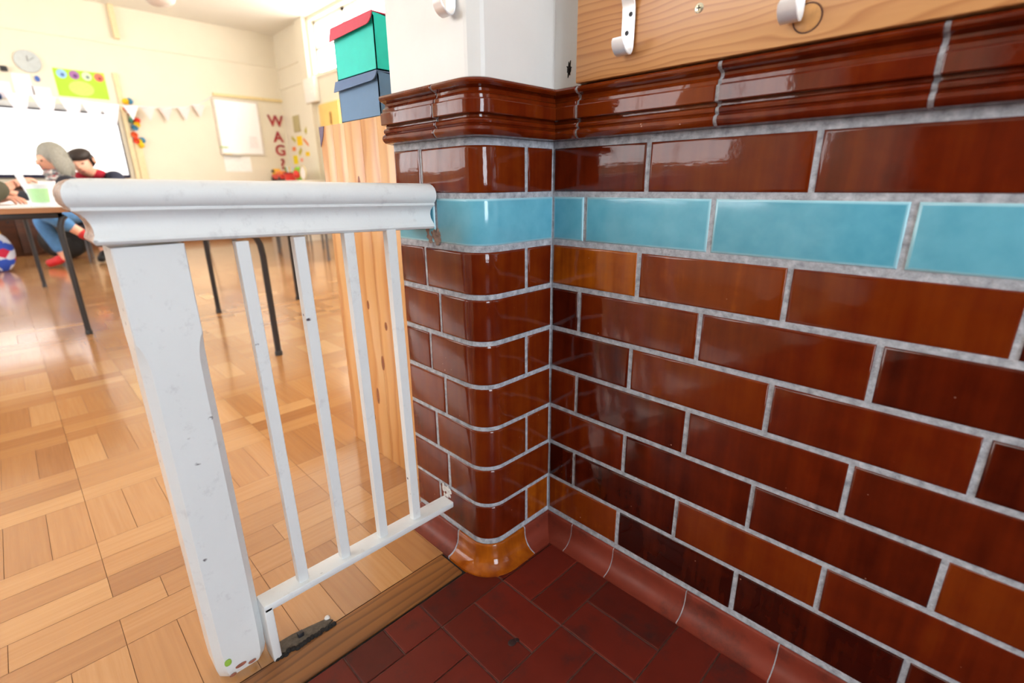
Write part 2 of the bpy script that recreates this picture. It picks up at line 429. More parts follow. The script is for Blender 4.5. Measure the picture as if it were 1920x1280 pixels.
pe = straight((-.215, .19, 0), (0, -1, 0), (-1, 0, 0))
mould(mb, pe, 0, .357, PROF, 0, .36)
struct(mb.build('trim_2', [BROWN_M, MORTAR], smooth=30))
CP = [(.0005, -.0062), (.0030, -.0066), (.0045, -.009), (.0048, -.018)] + [(.0300 - .0252 * math.cos(a), -.0180 - .0340 * math.sin(a)) for a in (math.radians(q) for q in (12, 25, 38, 50, 62, 74, 84))] + [(.0305, -.0525), (.0305, -.058)]
mb = MB(); jc = [.0, .066, .163, .306, .449, .592, .735, .878, 1.02, 1.3, 1.7, 2.1, 2.5, WALL_X1]
for i in range(len(jc) - 1): mould(mb, pw, jc[i] + .0009, jc[i + 1] - .0009, CP, 0, rg.uniform(.35, .65), None, .0004)
mould(mb, pw, -.004, WALL_X1, [(q - .0007, z - .0003) for q, z in CP], 1)
struct(mb.build('baseboard_right', [COVE, MORTAR], smooth=50))
mb = MB()
sa, sb = SX(-.083), SY(-.074)
mould(mb, pp, .004, sa - .0018, CP, 0, .30, None, .0006)
mould(mb, pp, sa + .0018, sb - .0012, CP, 2, .80, (L1, L1 + ARC), .0006)
mould(mb, pp, sb + .0012, LT - .001, CP, 0, .50, None, .0006)
mould(mb, pp, .002, LT, [(q - .0008, z - .0003) for q, z in CP], 1, .5, (L1, L1 + ARC))
mould(mb, straight((-.215, .19, 0), (0, -1, 0), (-1, 0, 0)), 0, .357, CP, 0, .4)
struct(mb.build('baseboard_pier', [COVE, MORTAR, BROWN], smooth=50))

# ------------------------------------------------------------------ floors
F = -.055
mb = MB(); XQ, YQ = .0336, -.0240
PX_, PY_ = .06920, .07020
def tile(x0, x1, y0, y1, z, rnd):
    b = .0016
    x0 += .0011; x1 -= .0011; y0 += .0011; y1 -= .0011
    dz = rg.uniform(-.0006, .0003)
    mb.loft([[(x0, y0, z - .004), (x1, y0, z - .004), (x1, y1, z - .004), (x0, y1, z - .004)], [(x0, y0, z - .0008 + dz), (x1, y0, z - .0008 + dz), (x1, y1, z - .0008 + dz), (x0, y1, z - .0008 + dz)],
             [(x0 + b, y0 + b, z + dz), (x1 - b, y0 + b, z + dz), (x1 - b, y1 - b, z + dz), (x0 + b, y1 - b, z + dz)]], 0, True, rnd)
for i in range(-1, 20):
    for j in range(-1, 21):
        xa, xb = XQ + 2 * PX_ * i, XQ + 2 * PX_ * (i + 1); ya, yb = YQ - 2 * PY_ * (j + 1), YQ - 2 * PY_ * j
        xm, ym = (xa + xb) / 2, (ya + yb) / 2
        parts = [(xa, xm, ya, yb), (xm, xb, ya, yb)] if (i + j) % 2 == 0 else [(xa, xb, ya, ym), (xa, xb, ym, yb)]
        for (p, q, r_, s_) in parts:
            p = max(p, -.031)
            if q - p < .012: continue
            tile(p, q, r_, s_, F, rg.uniform(.15, .85))
mb.box((-.031, -3.0, F - .06), (WALL_X1, .2, F - .0022), 1)
fl = struct(mb.build('floor', [QUARRY, GROUT], smooth=None))
mb = MB(); mb.ell((.138, -.2445, F + .0004), .006, .0075, .0007, 14, 6); mb.ell((.140, -.236, F + .0004), .004, .004, .0006, 12, 6); mb.build('dark_spot', plain('dark_floor_spot', lin(44, 24, 24), .5, .3, 300), fl)
mb = MB()
def blk(x0, x1, y0, y1, d):
    g_ = .00045
    mb.quad((x0 + g_, y0 + g_, F), (x1 - g_, y0 + g_, F), (x1 - g_, y1 - g_, F), (x0 + g_, y1 - g_, F), 0, min(1, max(0, rg.gauss(.5, .22))), d)
YA, YB, XE = -3.2, 2.5, -7.2
def yrun(x0, x1, y0, step, d):
    y = y0 - math.ceil((y0 - YA) / step) * step
    while y < YB:
        a, b = max(y, YA), min(y + step, YB)
        if b - a > .004: blk(x0, x1, a, b, d)
        y += step
yrun(-.297, -.1005, -.677, .0680, 0)
for k in range(2): yrun(-.365 - .068 * k, -.297 - .068 * k, -.677 + .07 * k, .2045, 1)
xb_ = -.433; k = 0
while xb_ > XE:
    xa_ = max(XE, xb_ - .2)
    if k % 2 == 0:
        for q in range(3):
            xx = xb_ - .0667 * q
            if xx - .0667 >= XE - .001: yrun(xx - .0667, xx, -.677 + (0, .0, .0)[q], .2045, 1)
    else: yrun(xa_, xb_, -.677, .0682, 0)
    xb_ -= .2; k += 1
mb.box((XE, YA, F - .06), (-.1005, YB, F - .0006), 1)
struct(mb.build('floor_classroom', [PARQ, DARKGAP], smooth=None))
mb = MB()
mb.box((-.0995, -2.4, F - .02), (-.0355, -.203, F + .0008), 0, .002)
mb.box((-.1010, -2.4, F - .06), (-.0310, .0, F - .0035), 1)
struct(mb.build('trim_threshold', [STRIP, DARK], smooth=None))
# broken patch by the bracket foot: grey screed with a torn black edge
rp = random.Random(3)
patch = empty('floor_patch', (-.112, -.470, F), 'broken patch of grey screed in parquet beside the post foot', 'floor patch')
mb = MB(); top = []
outl = [(-.016, -.046), (.004, -.050), (.012, -.030), (.014, .0), (.013, .030), (.006, .046), (-.004, .040), (-.010, .012), (-.015, -.015)]
mb.loft([[(x, y, -.001) for x, y in outl], [(x * .98, y * .98, .0016) for x, y in outl], [(x * .88, y * .92, .0022) for x, y in outl]], 0)
mb.build('screed', plain('grey_screed', lin(92, 84, 74), .9, .4, 140, 0, .6), patch)
mb = MB()
for k in range(16):
    y = -.048 + .006 * k
    mb.ell((.0135 + rp.uniform(-.002, .003), y, .001), .0045, .0048, .0034 + rp.uniform(0, .0018), 8, 6)
mb.build('torn_edge', DARK, patch)
mb = MB(); mb.box((-.006, -.010, .001), (.002, -.001, .009), 0, .001); mb.build('bolt_stub', BLACKM, patch)
mb = MB(); mb.ell((-.004, .040, .002), .0045, .005, .004, 10, 6); mb.build('plaster_crumb', PLASTER, patch)

# ------------------------------------------------------------------ balustrade: handrail, post, iron bars
bal = empty('balustrade', (-.146, -.55, F), 'white painted balustrade with moulded handrail, post and thin iron bars', 'balustrade')
OB = Vector((.146, .55, -F))
def off(p): return (p[0] + OB.x, p[1] + OB.y, p[2] + OB.z)
RP = [(.000, -.110, -.6035), (.0008, -.1078, -.6045), (.0040, -.1052, -.6060), (.0075, -.1058, -.6050), (.0110, -.1085, -.6035), (.0165, -.1118, -.6030), (.0230, -.1130, -.6040), (.0290, -.1118, -.6070), (.0335, -.1085, -.6110), (.0362, -.1045, -.6150),
      (.0372, -.1032, -.6168), (.0398, -.1032, -.6172), (.0404, -.1046, -.6180), (.0425, -.1020, -.6200), (.0465, -.0992, -.6214), (.0520, -.0980, -.6220), (.0575, -.0986, -.6214), (.0630, -.1010, -.6190), (.0670, -.1050, -.6150), (.0695, -.1100, -.6100), (.0700, -.1180, -.6040), (.0705, -.1300, -.595), (.0708, -.146, -.58)]
def rail_z(h, y):
    k = (-.168 - y) / .443
    return .570 + .011 * k + h / .0708 * (.0708 - .003 * k)
mb = MB(); rings = []
for h, xn, yl in RP:
    xf = -.292 - xn
    yr = -.1705 - max(0, (-.100 - xn)) * .25
    ys = [yr, -.30, -.45, -.58 if yl < -.585 else yl + .003]
    ring = [(xn, y) for y in ys] + [(xn, yl)] + [(xf, yl)] + [(xf, y) for y in reversed(ys)]
    rings.append([off((x, y, rail_z(h, y))) for x, y in ring])
idx = [[mb.vert(p) for p in q] for q in rings]
for a, b in zip(idx, idx[1:]):
    n = len(a)
    for i in range(n):
        j = (i + 1) % n
        mb.face((a[i], a[j], b[j], b[i]), 1 if i == 4 else 0)
mb.face(idx[0][::-1]); mb.face(idx[-1])
mb.build('handrail', [WHITE, WORN], bal, smooth=28)
mb = MB()
x0, x1, y0, y1 = -.177, -.115, -.5925, -.5235
def oct_(c, z, dx=0.0, r=0.0):
    k = max(c, .0012)
    a, b, p, q = x0 + r, x1 - r, y0 + r, y1 - r
    return [off((x, y, z)) for x, y in ((a + k, p), (b - k, p), (b, p + k), (b, q - k), (b - k, q), (a + k, q), (a, q - k), (a, p + k))]
levels = [(.011, F - .002, .006), (.011, F + .004, .003), (.0105, F + .018, .0006), (.010, F + .05, 0)] + [(.0095, .10, 0), (.0095, .25, 0), (.0095, .40, 0), (.0092, .432, 0), (.0080, .445, 0), (.0058, .456, 0), (.0035, .463, 0), (.0014, .467, 0), (.0012, .472, 0), (.0012, .53, 0), (.0012, .5765, 0)]
mb.loft([oct_(c, z, 0, r) for c, z, r in levels])
post = mb.build('post', WHITE, bal, smooth=25)
mb = MB(); mb.ell(off((-.1135, -.578, -.022)), .0012, .005, .006, 10, 6); mb.build('green_sticker', plain('green_sticker', lin(150, 190, 70), .5), post)
mb = MB()
for (yy, zz, s_) in ((-.563, -.040, .008), (-.548, -.046, .006), (-.575, -.049, .005)): mb.ell(off((-.1155 + .0006, yy, zz)), .0008, s_, s_ * .4, 10, 6)
mb.build('bare_chip', plain('bare_wood_chip', lin(150, 88, 70), .6, .2, 200), post)
mb = MB()
mb.box(off((-.128, -.523, .0385)), off((-.097, -.1690, .0505)), 0, .0015)
mb.box(off((-.128, -.5234, F)), off((-.097, -.5110, .0450)), 0, .0015)
mb.build('bottom_bar', WHITE, bal, smooth=40)
for (a, b) in ((-.472, -.4565), (-.401, -.3855), (-.3295, -.314), (-.2605, -.2445)):
    mb = MB(); rings = []
    for z, sh in ((.0490, .0055), (.20, .004), (.40, .002), (.5740, 0)):
        k = .0008
        rings.append([off((x, y + sh, z)) for x, y in ((-.119, a + k), (-.119 + k, a), (-.106 - k, a), (-.106, a + k), (-.106, b - k), (-.106 - k, b), (-.119 + k, b), (-.119, b - k))])
    mb.loft(rings); mb.build('bar', WHITE, bal, smooth=40)

# ------------------------------------------------------------------ coat board with hooks
coat = empty('coat_board', (.060, -.0105, .7815), 'varnished pine coat board fixed to the wall above brown moulding', 'coat board')
CO = Vector((-.060, .0105, -.7815))
def co(p): return tuple(Vector(p) + CO)
mb = MB(); mb.box((.060, -.0235, .7795), (2.2, -.0005, .98), 0, .0016)
plank = mb.build('board', BOARD, coat, smooth=40); plank.location = CO
mb = MB(); mb.lathe([(.0001, .0), (.0128, .0), (.0128, .0016), (.0112, .0024), (.0001, .0026)], n=28)
kp = mb.build('knot_plug', PLUG, coat); kp.rotation_euler = (PI / 2, 0, 0); kp.location = co((.3660, -.0224, .8020))
mb = MB(); mb.lathe([(.0128, 0), (.0146, .0), (.0142, .0012), (.0131, .0012)], n=28, caps=False)
kr = mb.build('plug_ring', plain('dark_knot_ring', lin(84, 48, 34), .6, .3, 200), coat); kr.rotation_euler = (PI / 2, 0, 0); kr.location = co((.3660, -.0231, .8020))
def screw(parent, loc, rad, mat, rot=(PI / 2, 0, 0)):
    q = MB(); q.lathe([(.0001, -.002), (rad, -.002), (rad, .0), (rad * .75, .0009), (.0001, .0010)], n=20)
    s_ = q.build('screw', mat, parent); s_.rotation_euler = rot; s_.location = loc
    q = MB(); k = rad * .5
    q.box((-k, -k * .22, .0006), (k, k * .22, .0014)); q.box((-k * .22, -k, .0006), (k * .22, k, .0014))
    d_ = q.build('cross_slot', DARK, s_, smooth=None)
    return s_
screw(coat, co((.2440, -.0237, .8370)), .0056, BRASS)
def hook_mesh(w):
    path = [(-.0275, .0200), (-.0270, .0165), (-.0250, .0110), (-.0215, .0060), (-.0165, .0025), (-.0110, .0010), (-.0065, .0022), (-.0032, .0062), (-.0016, .0120), (-.0012, .026), (-.0012, .048), (-.0020, .0600), (-.0050, .0680), (-.0120, .0790), (-.0210, .0900), (-.0330, .106), (-.0420, .120), (-.0450, .134)]
    mb = MB(); t = .0019; rings = []
    for i, (y, z) in enumerate(path):
        a = path[max(0, i - 1)]; b = path[min(len(path) - 1, i + 1)]
        d = Vector((b[0] - a[0], b[1] - a[1])).normalized(); n = Vector((-d.y, d.x))
        hw = w * (.72 if i in (0, len(path) - 1) else (.92 if i in (1, len(path) - 2) else 1))
        yo, zo = y + n.x * t, z + n.y * t; yi, zi = y - n.x * t * .0, z
        rings.append([(-hw + .0006, y, z), (hw - .0006, y, z), (hw, (y + yo) / 2, (z + zo) / 2), (hw - .0006, yo, zo), (-hw + .0006, yo, zo), (-hw, (y + yo) / 2, (z + zo) / 2)])
    mb.loft(rings); return mb
def hook(loc, label):
    h = empty('coat_hook', loc, label, 'coat hook', 'steel double coat hooks')
    hook_mesh(.0098).build('hook_strap', SATIN, h, smooth=40)
    screw(h, (.0036, -.0034, .0500), .0030, SCREWD); screw(h, (-.0010, -.0034, .0290), .0030, SCREWD)
    return h
hk = hook((.1480, -.0240, .7990), 'pale metal coat hook on pine board, nearest the corner with two dark screws')
dup(hk, (.3525, -.0240, .7965), 'pale metal coat hook on pine board right beside the round wooden plug')
dup(hk, (-.0440, -.1672, .8560), 'pale metal coat hook on the white plaster pier above the tile capping')

# ------------------------------------------------------------------ pine cabinet and file boxes
cab = empty('pine_cabinet', (-.46, .10, F), 'low knotty pine cabinet standing behind the tiled pier', 'cabinet')
def cb(p): return (p[0] + .46, p[1] - .10, p[2] - F)
mb = MB(); mb.box(cb((-.662, -.070, F)), cb((-.255, .28, .757)), 0, .002); b_ = mb.build('body', CABP, cab)
mb = MB()
pw_ = [-.6645, -.600, -.545, -.470, -.405, -.33, -.252]
for i in range(6): mb.box(cb((pw_[i], -.083 + .0002 * (i % 2), F + .0)), cb((pw_[i + 1] - .0003, -.069, .772)), 0, .0006, (.2, .6, .4, .8, .3, .5)[i])
bp = mb.build('back_panel', CABP, cab)
KN = plain('dark_knot', lin(140, 74, 30), .35, .3, 150)
for (x, z, a, b) in ((-.575, .625, .006, .013), (-.50, .640, .0065, .020), (-.442, .600, .007, .014), (-.600, .43, .006, .012), (-.515, .36, .006, .012), (-.470, .22, .007, .02), (-.605, .10, .006, .013), (-.54, .05, .005, .010), (-.440, .32, .006, .011), (-.56, .24, .006, .012), (-.51, .12, .007, .024)):
    mb = MB(); mb.ell(cb((x, -.0829, z)), a, .0006, b, 14, 8); mb.build('knot', KN, bp)
mb = MB(); mb.box(cb((-.6655, -.082, .7575)), cb((-.252, .282, .7715)), 0, .003); mb.build('top', CABP, cab)
mb = MB(); mb.loft([[cb(p) for p in ((-.6655, y, .772), (-.6655, y, .728), (-.648, y, .752), (-.640, y, .772))] for y in (-.0842, -.0828)]); mb.build('corner_tape', plain('purple_corner_tape', lin(96, 78, 112), .5), cab)

def filebox(name, loc, h, wdt, dep, cf, cflap, label, rz=0):
    e = empty(name, loc, label, 'storage box', 'cardboard file boxes')
    body = plain(name + '_card', cf, .55, .03, 40); flap = plain(name + '_flap_card', cflap, .55, .03, 40); t = .002
    mb = MB()
    mb.box((0, 0, 0), (wdt, dep, t)); mb.box((0, 0, 0), (wdt, t, h * .93)); mb.box((0, dep - t, 0), (wdt, dep, h * .96))
    for x in (0, wdt - t):
        sp = [(0, 0), (dep, 0), (dep, h * .86), (dep * .55, h * .86), (dep * .2, h * .93), (.004, h * .985), (0, h * .985)]
        mb.loft([[(x, y, z) for y, z in sp], [(x + t, y, z) for y, z in sp]])
    mb.build('body', body, e, smooth=None)
    lid = MB(); lid.box((-.001, -.003, h - t), (wdt + .001, dep * .25, h)); lid.box((-.001, dep * .25, h - t), (wdt + .001, dep, h))
    lo = lid.build('lid', flap, e, smooth=None)
    fl = MB(); r = h * .16; zb = h * .74
    pts = [(-.004, h), (-.004, zb)] + [(wdt + .003 - r + r * math.sin(a), zb + .004 + r - r * math.cos(a)) for a in (0, .4, .8, 1.2, PI / 2)] + [(wdt + .003, h)]
    fl.loft([[(x, -.010 + .006 * (z - zb) / (h - zb), z) for x, z in pts], [(x, -.008 + .006 * (z - zb) / (h - zb), z) for x, z in pts]])
    fl.build('front_flap', flap, e, smooth=None)
    return e
filebox('file_box', (-.560, -.078, .7722), .0835, .166, .22, lin(96, 138, 180), lin(92, 122, 166), 'blue cardboard file box standing on the pine cabinet')
filebox('file_box', (-.5565, -.079, .8570), .1010, .163, .22, lin(0, 222, 208), lin(214, 70, 96), 'green file box with red lid stacked on the blue box')

# ------------------------------------------------------------------ classroom shell
ZC = 2.6
mb = MB(); mb.box((XE - .2, YA - .2, F - .06), (XE, YB + .2, ZC)); struct(mb.build('wall_far', CREAM, smooth=None))
mb = MB()
WX0, WX1 = -5.35, -.9
mb.box((XE, YB, F), (-6.09, YB + .2, ZC)); mb.box((-6.09, YB, F), (-5.35, YB + .2, 1.95)); mb.box((-6.09, YB, 2.56), (-.2, YB + .2, ZC))
mb.box((WX0, YB, F), (-.2, YB + .2, .95)); mb.box((WX1, YB, .95), (-.2, YB + .2, ZC))
mb.box((-6.36, YB - .06, F), (-6.13, YB, ZC)); mb.box((XE, YB - .012, 1.92), (-5.35, YB, 1.96)); mb.box((XE, YB - .012, 2.17), (-6.36, YB, 2.2))
struct(mb.build('wall_window', CREAM, smooth=None))
def window(name, x0, x1, z0, z1, y, dep, panes, mat_pane, mat_fr, axis='x'):
    """glazed window; panes across, one bar at mid height"""
    P = (lambda a, b, z: (a, b, z)) if axis == 'x' else (lambda a, b, z: (b, a, z))
    mb = MB(); t = .035
    def bx(a0, a1, c0, c1):
        p, q = P(a0, y - dep, c0), P(a1, y + dep, c1); mb.box(tuple(min(i, j) for i, j in zip(p, q)), tuple(max(i, j) for i, j in zip(p, q)))
    bx(x0, x1, z0, z0 + t); bx(x0, x1, z1 - t, z1); bx(x0, x0 + t, z0, z1); bx(x1 - t, x1, z0, z1)
    for i in range(1, panes): xx = x0 + (x1 - x0) * i / panes; bx(xx - t / 2, xx + t / 2, z0, z1)
    bx(x0, x1, (z0 + z1) / 2 - t / 2, (z0 + z1) / 2 + t / 2)
    f = struct(mb.build(name, mat_fr, smooth=None))
    mb = MB()
    p = [P(x0 + t, y, z0 + t), P(x1 - t, y, z0 + t), P(x1 - t, y, z1 - t), P(x0 + t, y, z1 - t)]
    mb.loft([p, [tuple(Vector(q) + (Vector((0, .004, 0)) if axis == 'x' else Vector((.004, 0, 0)))) for q in p]])
    mb.build('pane', mat_pane, f, smooth=None); return f
FRW = plain('window_frame_paint', lin(240, 238, 230), .4, .02)
window('window_1', -5.35, -.9, .95, 2.56, YB + .10, .03, 5, emit('daylight_pane_garden', (1.0, .98, .94, 1), DAY_FAR), FRW)
window('window_2', -6.09, -5.35, 1.95, 2.56, YB + .10, .03, 1, emit('daylight_pane_corner', (1.0, .98, .94, 1), DAY_FAR), FRW)
mb = MB(); mb.box((XE, YA - .2, F), (-.2, YA, .85)); mb.box((XE, YA - .2, 2.5), (-.2, YA, ZC)); mb.box((XE, YA - .2, .85), (-6.3, YA, 2.5)); mb.box((-.9, YA - .2, .85), (-.2, YA, 2.5))
struct(mb.build('wall_street', CREAM, smooth=None))
window('window_3', -6.3, -.9, .85, 2.5, YA - .08, .03, 6, emit('daylight_pane_street', (.95, .97, 1.0, 1), DAY_NEAR), FRW)
mb = MB(); mb.box((XE - .2, YA - .2, ZC), (WALL_X1 + .2, YB + .2, ZC + .1)); struct(mb.build('ceiling', CEIL, smooth=None))
mb = MB(); mb.box((XE, .50, 2.20), (XE + .012, YB, 2.235)); mb.box((XE, YA, 2.205), (XE + .014, .50, 2.26)); struct(mb.build('trim_3', CREAM, smooth=None))
mb = MB(); mb.box((XE, 1.62, 1.765), (XE + .03, YB, 1.80)); struct(mb.build('trim_4', plain('ochre_trunking', lin(228, 206, 150), .5), smooth=None))
mb = MB(); mb.box((XE, .69, 2.26), (XE + .05, .74, ZC)); mb.box((XE, .60, F), (XE + .022, .645, 1.9)); mb.box((XE, .655, F), (XE + .018, .73, 1.15)); struct(mb.build('trim_5', plain('cream_trunking', lin(226, 208, 164), .5), smooth=None))
mb = MB(); mb.box((XE, YA, F), (XE + .02, YB, F + .10)); struct(mb.build('baseboard_far', plain('brown_skirting', lin(120, 72, 38), .4), smooth=None))
# partition beside the pier, cloakroom shell behind the camera
mb = MB(); mb.box((-.215, .20, F), (-.02, YB + .2, ZC)); mb.box((-.215, YA - .2, F), (-.02, -2.2, ZC)); mb.box((-.215, -2.2, 2.1), (-.02, -.168, ZC)); struct(mb.build('wall_partition', CREAM, smooth=None))
DKW = plain('brown_dado_wall', lin(86, 50, 40), .5, .1)
mb = MB(); mb.box((-.02, -3.2, F), (WALL_X1 + .2, -3.0, 1.5), 0); mb.box((-.02, -3.2, 1.5), (WALL_X1 + .2, -3.0, ZC), 1); struct(mb.build('wall_back', [DKW, CREAM], smooth=None))
CY0, CY1, CZ0, CZ1 = -1.60, -.75, .35, 2.25
mb = MB()
mb.box((WALL_X1, -3.0, F), (WALL_X1 + .2, .25, CZ0), 0); mb.box((WALL_X1, -3.0, CZ1), (WALL_X1 + .2, .25, ZC), 1); mb.box((WALL_X1, -3.0, CZ0), (WALL_X1 + .2, CY0, CZ1), 1); mb.box((WALL_X1, CY1, CZ0), (WALL_X1 + .2, .25, CZ1), 1)
struct(mb.build('wall_end', [DKW, CREAM], smooth=None))
window('window_4', CY0, CY1, CZ0, CZ1, WALL_X1 + .1, .03, 2, emit('daylight_pane_cloakroom', (.82, .91, 1.0, 1), DAY_CLOAK), FRW, 'y')
# ------------------------------------------------------------------ classroom things
def thing_mesh(name, mb, mats, label, cat, loc=(0, 0, 0), group=None, smooth=35):
    o = mb.build(name, mats, None, loc, smooth); return tag(o, label, cat, group)
LAM = plain('grey_laminate', lin(196, 190, 186), .25, .04, 20); EDGE = wood_pine('table_edge_wood', lin(176, 120, 66), lin(140, 88, 44), lin(96, 56, 26), 'y', 40, .4)
def table(x0, x1, y0, y1, ztop, legs, mleg, label):
    e = empty('classroom_table', ((x0 + x1) / 2, (y0 + y1) / 2, F), label, 'table', 'classroom tables')
    o = Vector(e.location); L = lambda p: tuple(Vector(p) - o)
    mb = MB(); mb.box(L((x0 + .004, y0 + .004, ztop - .018)), L((x1 - .004, y1 - .004, ztop)), 0, .003); top = mb.build('table_top', LAM, e)
    mb = MB()
    for a, b in (((x0, y0), (x1, y0 + .006)), ((x0, y1 - .006), (x1, y1)), ((x0, y0), (x0 + .006, y1)), ((x1 - .006, y0), (x1, y1))): mb.box(L((*a, ztop - .024)), L((*b, ztop - .0008)))
    mb.build('wood_edge', EDGE, e, smooth=None)
    mb = MB(); i = .03
    for a, b in (((x0 + i, y0 + i), (x1 - i, y0 + i + .02)), ((x0 + i, y1 - i - .02), (x1 - i, y1 - i)), ((x0 + i, y0 + i), (x0 + i + .02, y1 - i)), ((x1 - i - .02, y0 + i), (x1 - i, y1 - i))): mb.box(L((*a, ztop - .05)), L((*b, ztop - .022)), 0, .003)
    mb.build('frame', mleg, e)
    for (x, y) in legs:
        cx, cy = (x0 + x1) / 2, (y0 + y1) / 2; sx = -.035 if x > cx else .035; sy = .035 if y > cy else -.035
        mb = MB(); mb.tube([L((x, y, F + .012)), L((x, y, ztop - .13)), L((x, y + sy * .12, ztop - .085)), L((x, y + sy * .45, ztop - .055)), L((x, y + sy * .9, ztop - .040))], .0125, 12)
        mb.lathe([(.0150, 0), (.0155, .014), (.0128, .020)], L((x, y, F)), 12)
        mb.build('leg', mleg, e)
    return e
table(-4.46, -2.552, -1.02, -.436, .556, [(-2.589, -.488), (-4.402, -.556), (-2.60, -.97), (-4.40, -.97)], BLACKM, 'long grey topped table holding the tub, its black leg standing left of the white post')
table(-2.64, -1.52, .005, .60, .50, [(-1.570, .045), (-2.589, .096), (-1.57, .56), (-2.60, .56)], BLACKM, 'table with two tall black legs seen between the white balustrade bars')
table(-5.16, -4.04, 1.34, 1.95, .50, [(-4.098, 1.486), (-5.095, 1.395), (-4.10, 1.90), (-5.10, 1.90)], GREYM, 'table with grey legs standing far behind the second and third balustrade bars')
def chair(loc, rz, cs, label, mleg=GREYM):
    e = empty('school_chair', loc, label, 'chair', 'school chairs', rz); m = plain('chair_plastic_' + str(len(bpy.data.materials)), cs, .4, .04)
    mb = MB(); n = 9; rows = []
    for x, z in ((.19, .375), (.185, .392), (.12, .396), (.0, .386), (-.12, .388), (-.17, .398)): rows.append([(x, -.18 + .36 * k / n, z + .012 * (2 * k / n - 1) ** 2) for k in range(n + 1)])
    mb.loft(rows + [[(p[0], p[1], p[2] - .008) for p in r] for r in reversed(rows)], 0, False, closed=False); mb.build('seat', m, e)
    mb = MB(); rows = []
    for x, z, hw in ((-.175, .50, .15), (-.185, .56, .175), (-.198, .66, .175), (-.205, .70, .15)): rows.append([(x - .02 * (2 * k / n - 1) ** 2 + .02, -hw + 2 * hw * k / n, z) for k in range(n + 1)])
    mb.loft(rows + [[(p[0] - .008, p[1], p[2]) for p in r] for r in reversed(rows)], 0, False, closed=False); mb.build('backrest', m, e)
    for s in (-1, 1):
        mb = MB(); mb.tube([(.20, s * .17, .0), (.16, s * .165, .36), (.13, s * .15, .378)], .010, 10); mb.build('leg', mleg, e)
        mb = MB(); mb.tube([(-.21, s * .17, .0), (-.155, s * .165, .36), (-.165, s * .155, .45), (-.185, s * .14, .60)], .010, 10); mb.build('leg', mleg, e)
    return e
chair((-5.45, -.16, F), -PI / 2, lin(40, 44, 54), 'dark plastic chair under the grey haired person')
chair((-5.95, .05, F), PI * .95, lin(46, 60, 96), 'navy plastic chair under the dark haired leaning person')
chair((-3.40, -1.42, F), PI / 2, lin(60, 64, 70), 'grey plastic chair under the person in the olive jacket')
chair((-5.62, 1.12, F), .4, lin(60, 90, 130), 'chair with thin dark leg seen just right of the white post')
chair((-5.62, 1.78, F), -.3, lin(96, 60, 60), 'chair with short dark leg beside the far left edge of the pine cabinet')

def skinmesh(name, nodes, edges, mat, parent, root=None, sub=2):
    nodes = dict(nodes); e2 = []
    tup = lambda r: Vector(r if isinstance(r, tuple) else (r, r))
    for a, b in edges:                         # resample the limbs so the grown surface keeps its girth
        pa, pb = Vector(nodes[a][0]), Vector(nodes[b][0]); n = max(1, int((pb - pa).length / .055)); prev = a
        for k in range(1, n):
            q = pa.lerp(pb, k / n); r = tup(nodes[a][1]).lerp(tup(nodes[b][1]), k / n); nm = '%s_%s_%d' % (a, b, k)
            nodes[nm] = (q, (r[0], r[1])); e2.append((prev, nm)); prev = nm
        e2.append((prev, b))
    edges = e2; root = root or list(nodes)[0]
    keys = list(nodes); me = bpy.data.meshes.new('tmp'); me.from_pydata([nodes[k][0] for k in keys], [(keys.index(a), keys.index(b)) for a, b in edges], [])
    o = bpy.data.objects.new('tmp', me); C.objects.link(o)
    md = o.modifiers.new('skin', 'SKIN'); md.branch_smoothing = .6
    for i, k in enumerate(keys):
        q = me.skin_vertices[0].data[i]; r = nodes[k][1]; q.radius = r if isinstance(r, tuple) else (r, r); q.use_root = (k == (root or keys[0]))
    sm = o.modifiers.new('sub', 'SUBSURF'); sm.levels = sub; sm.render_levels = sub
    dg = bpy.context.evaluated_depsgraph_get(); m2 = bpy.data.meshes.new_from_object(o.evaluated_get(dg)); m2.name = name
    bpy.data.objects.remove(o); m2.materials.clear(); m2.materials.append(mat); m2.polygons.foreach_set('use_smooth', [True] * len(m2.polygons))
    r = bpy.data.objects.new(name, m2); C.objects.link(r); r.parent = parent; return r
SKIN = plain('skin', lin(226, 168, 142), .5, .06, 30)
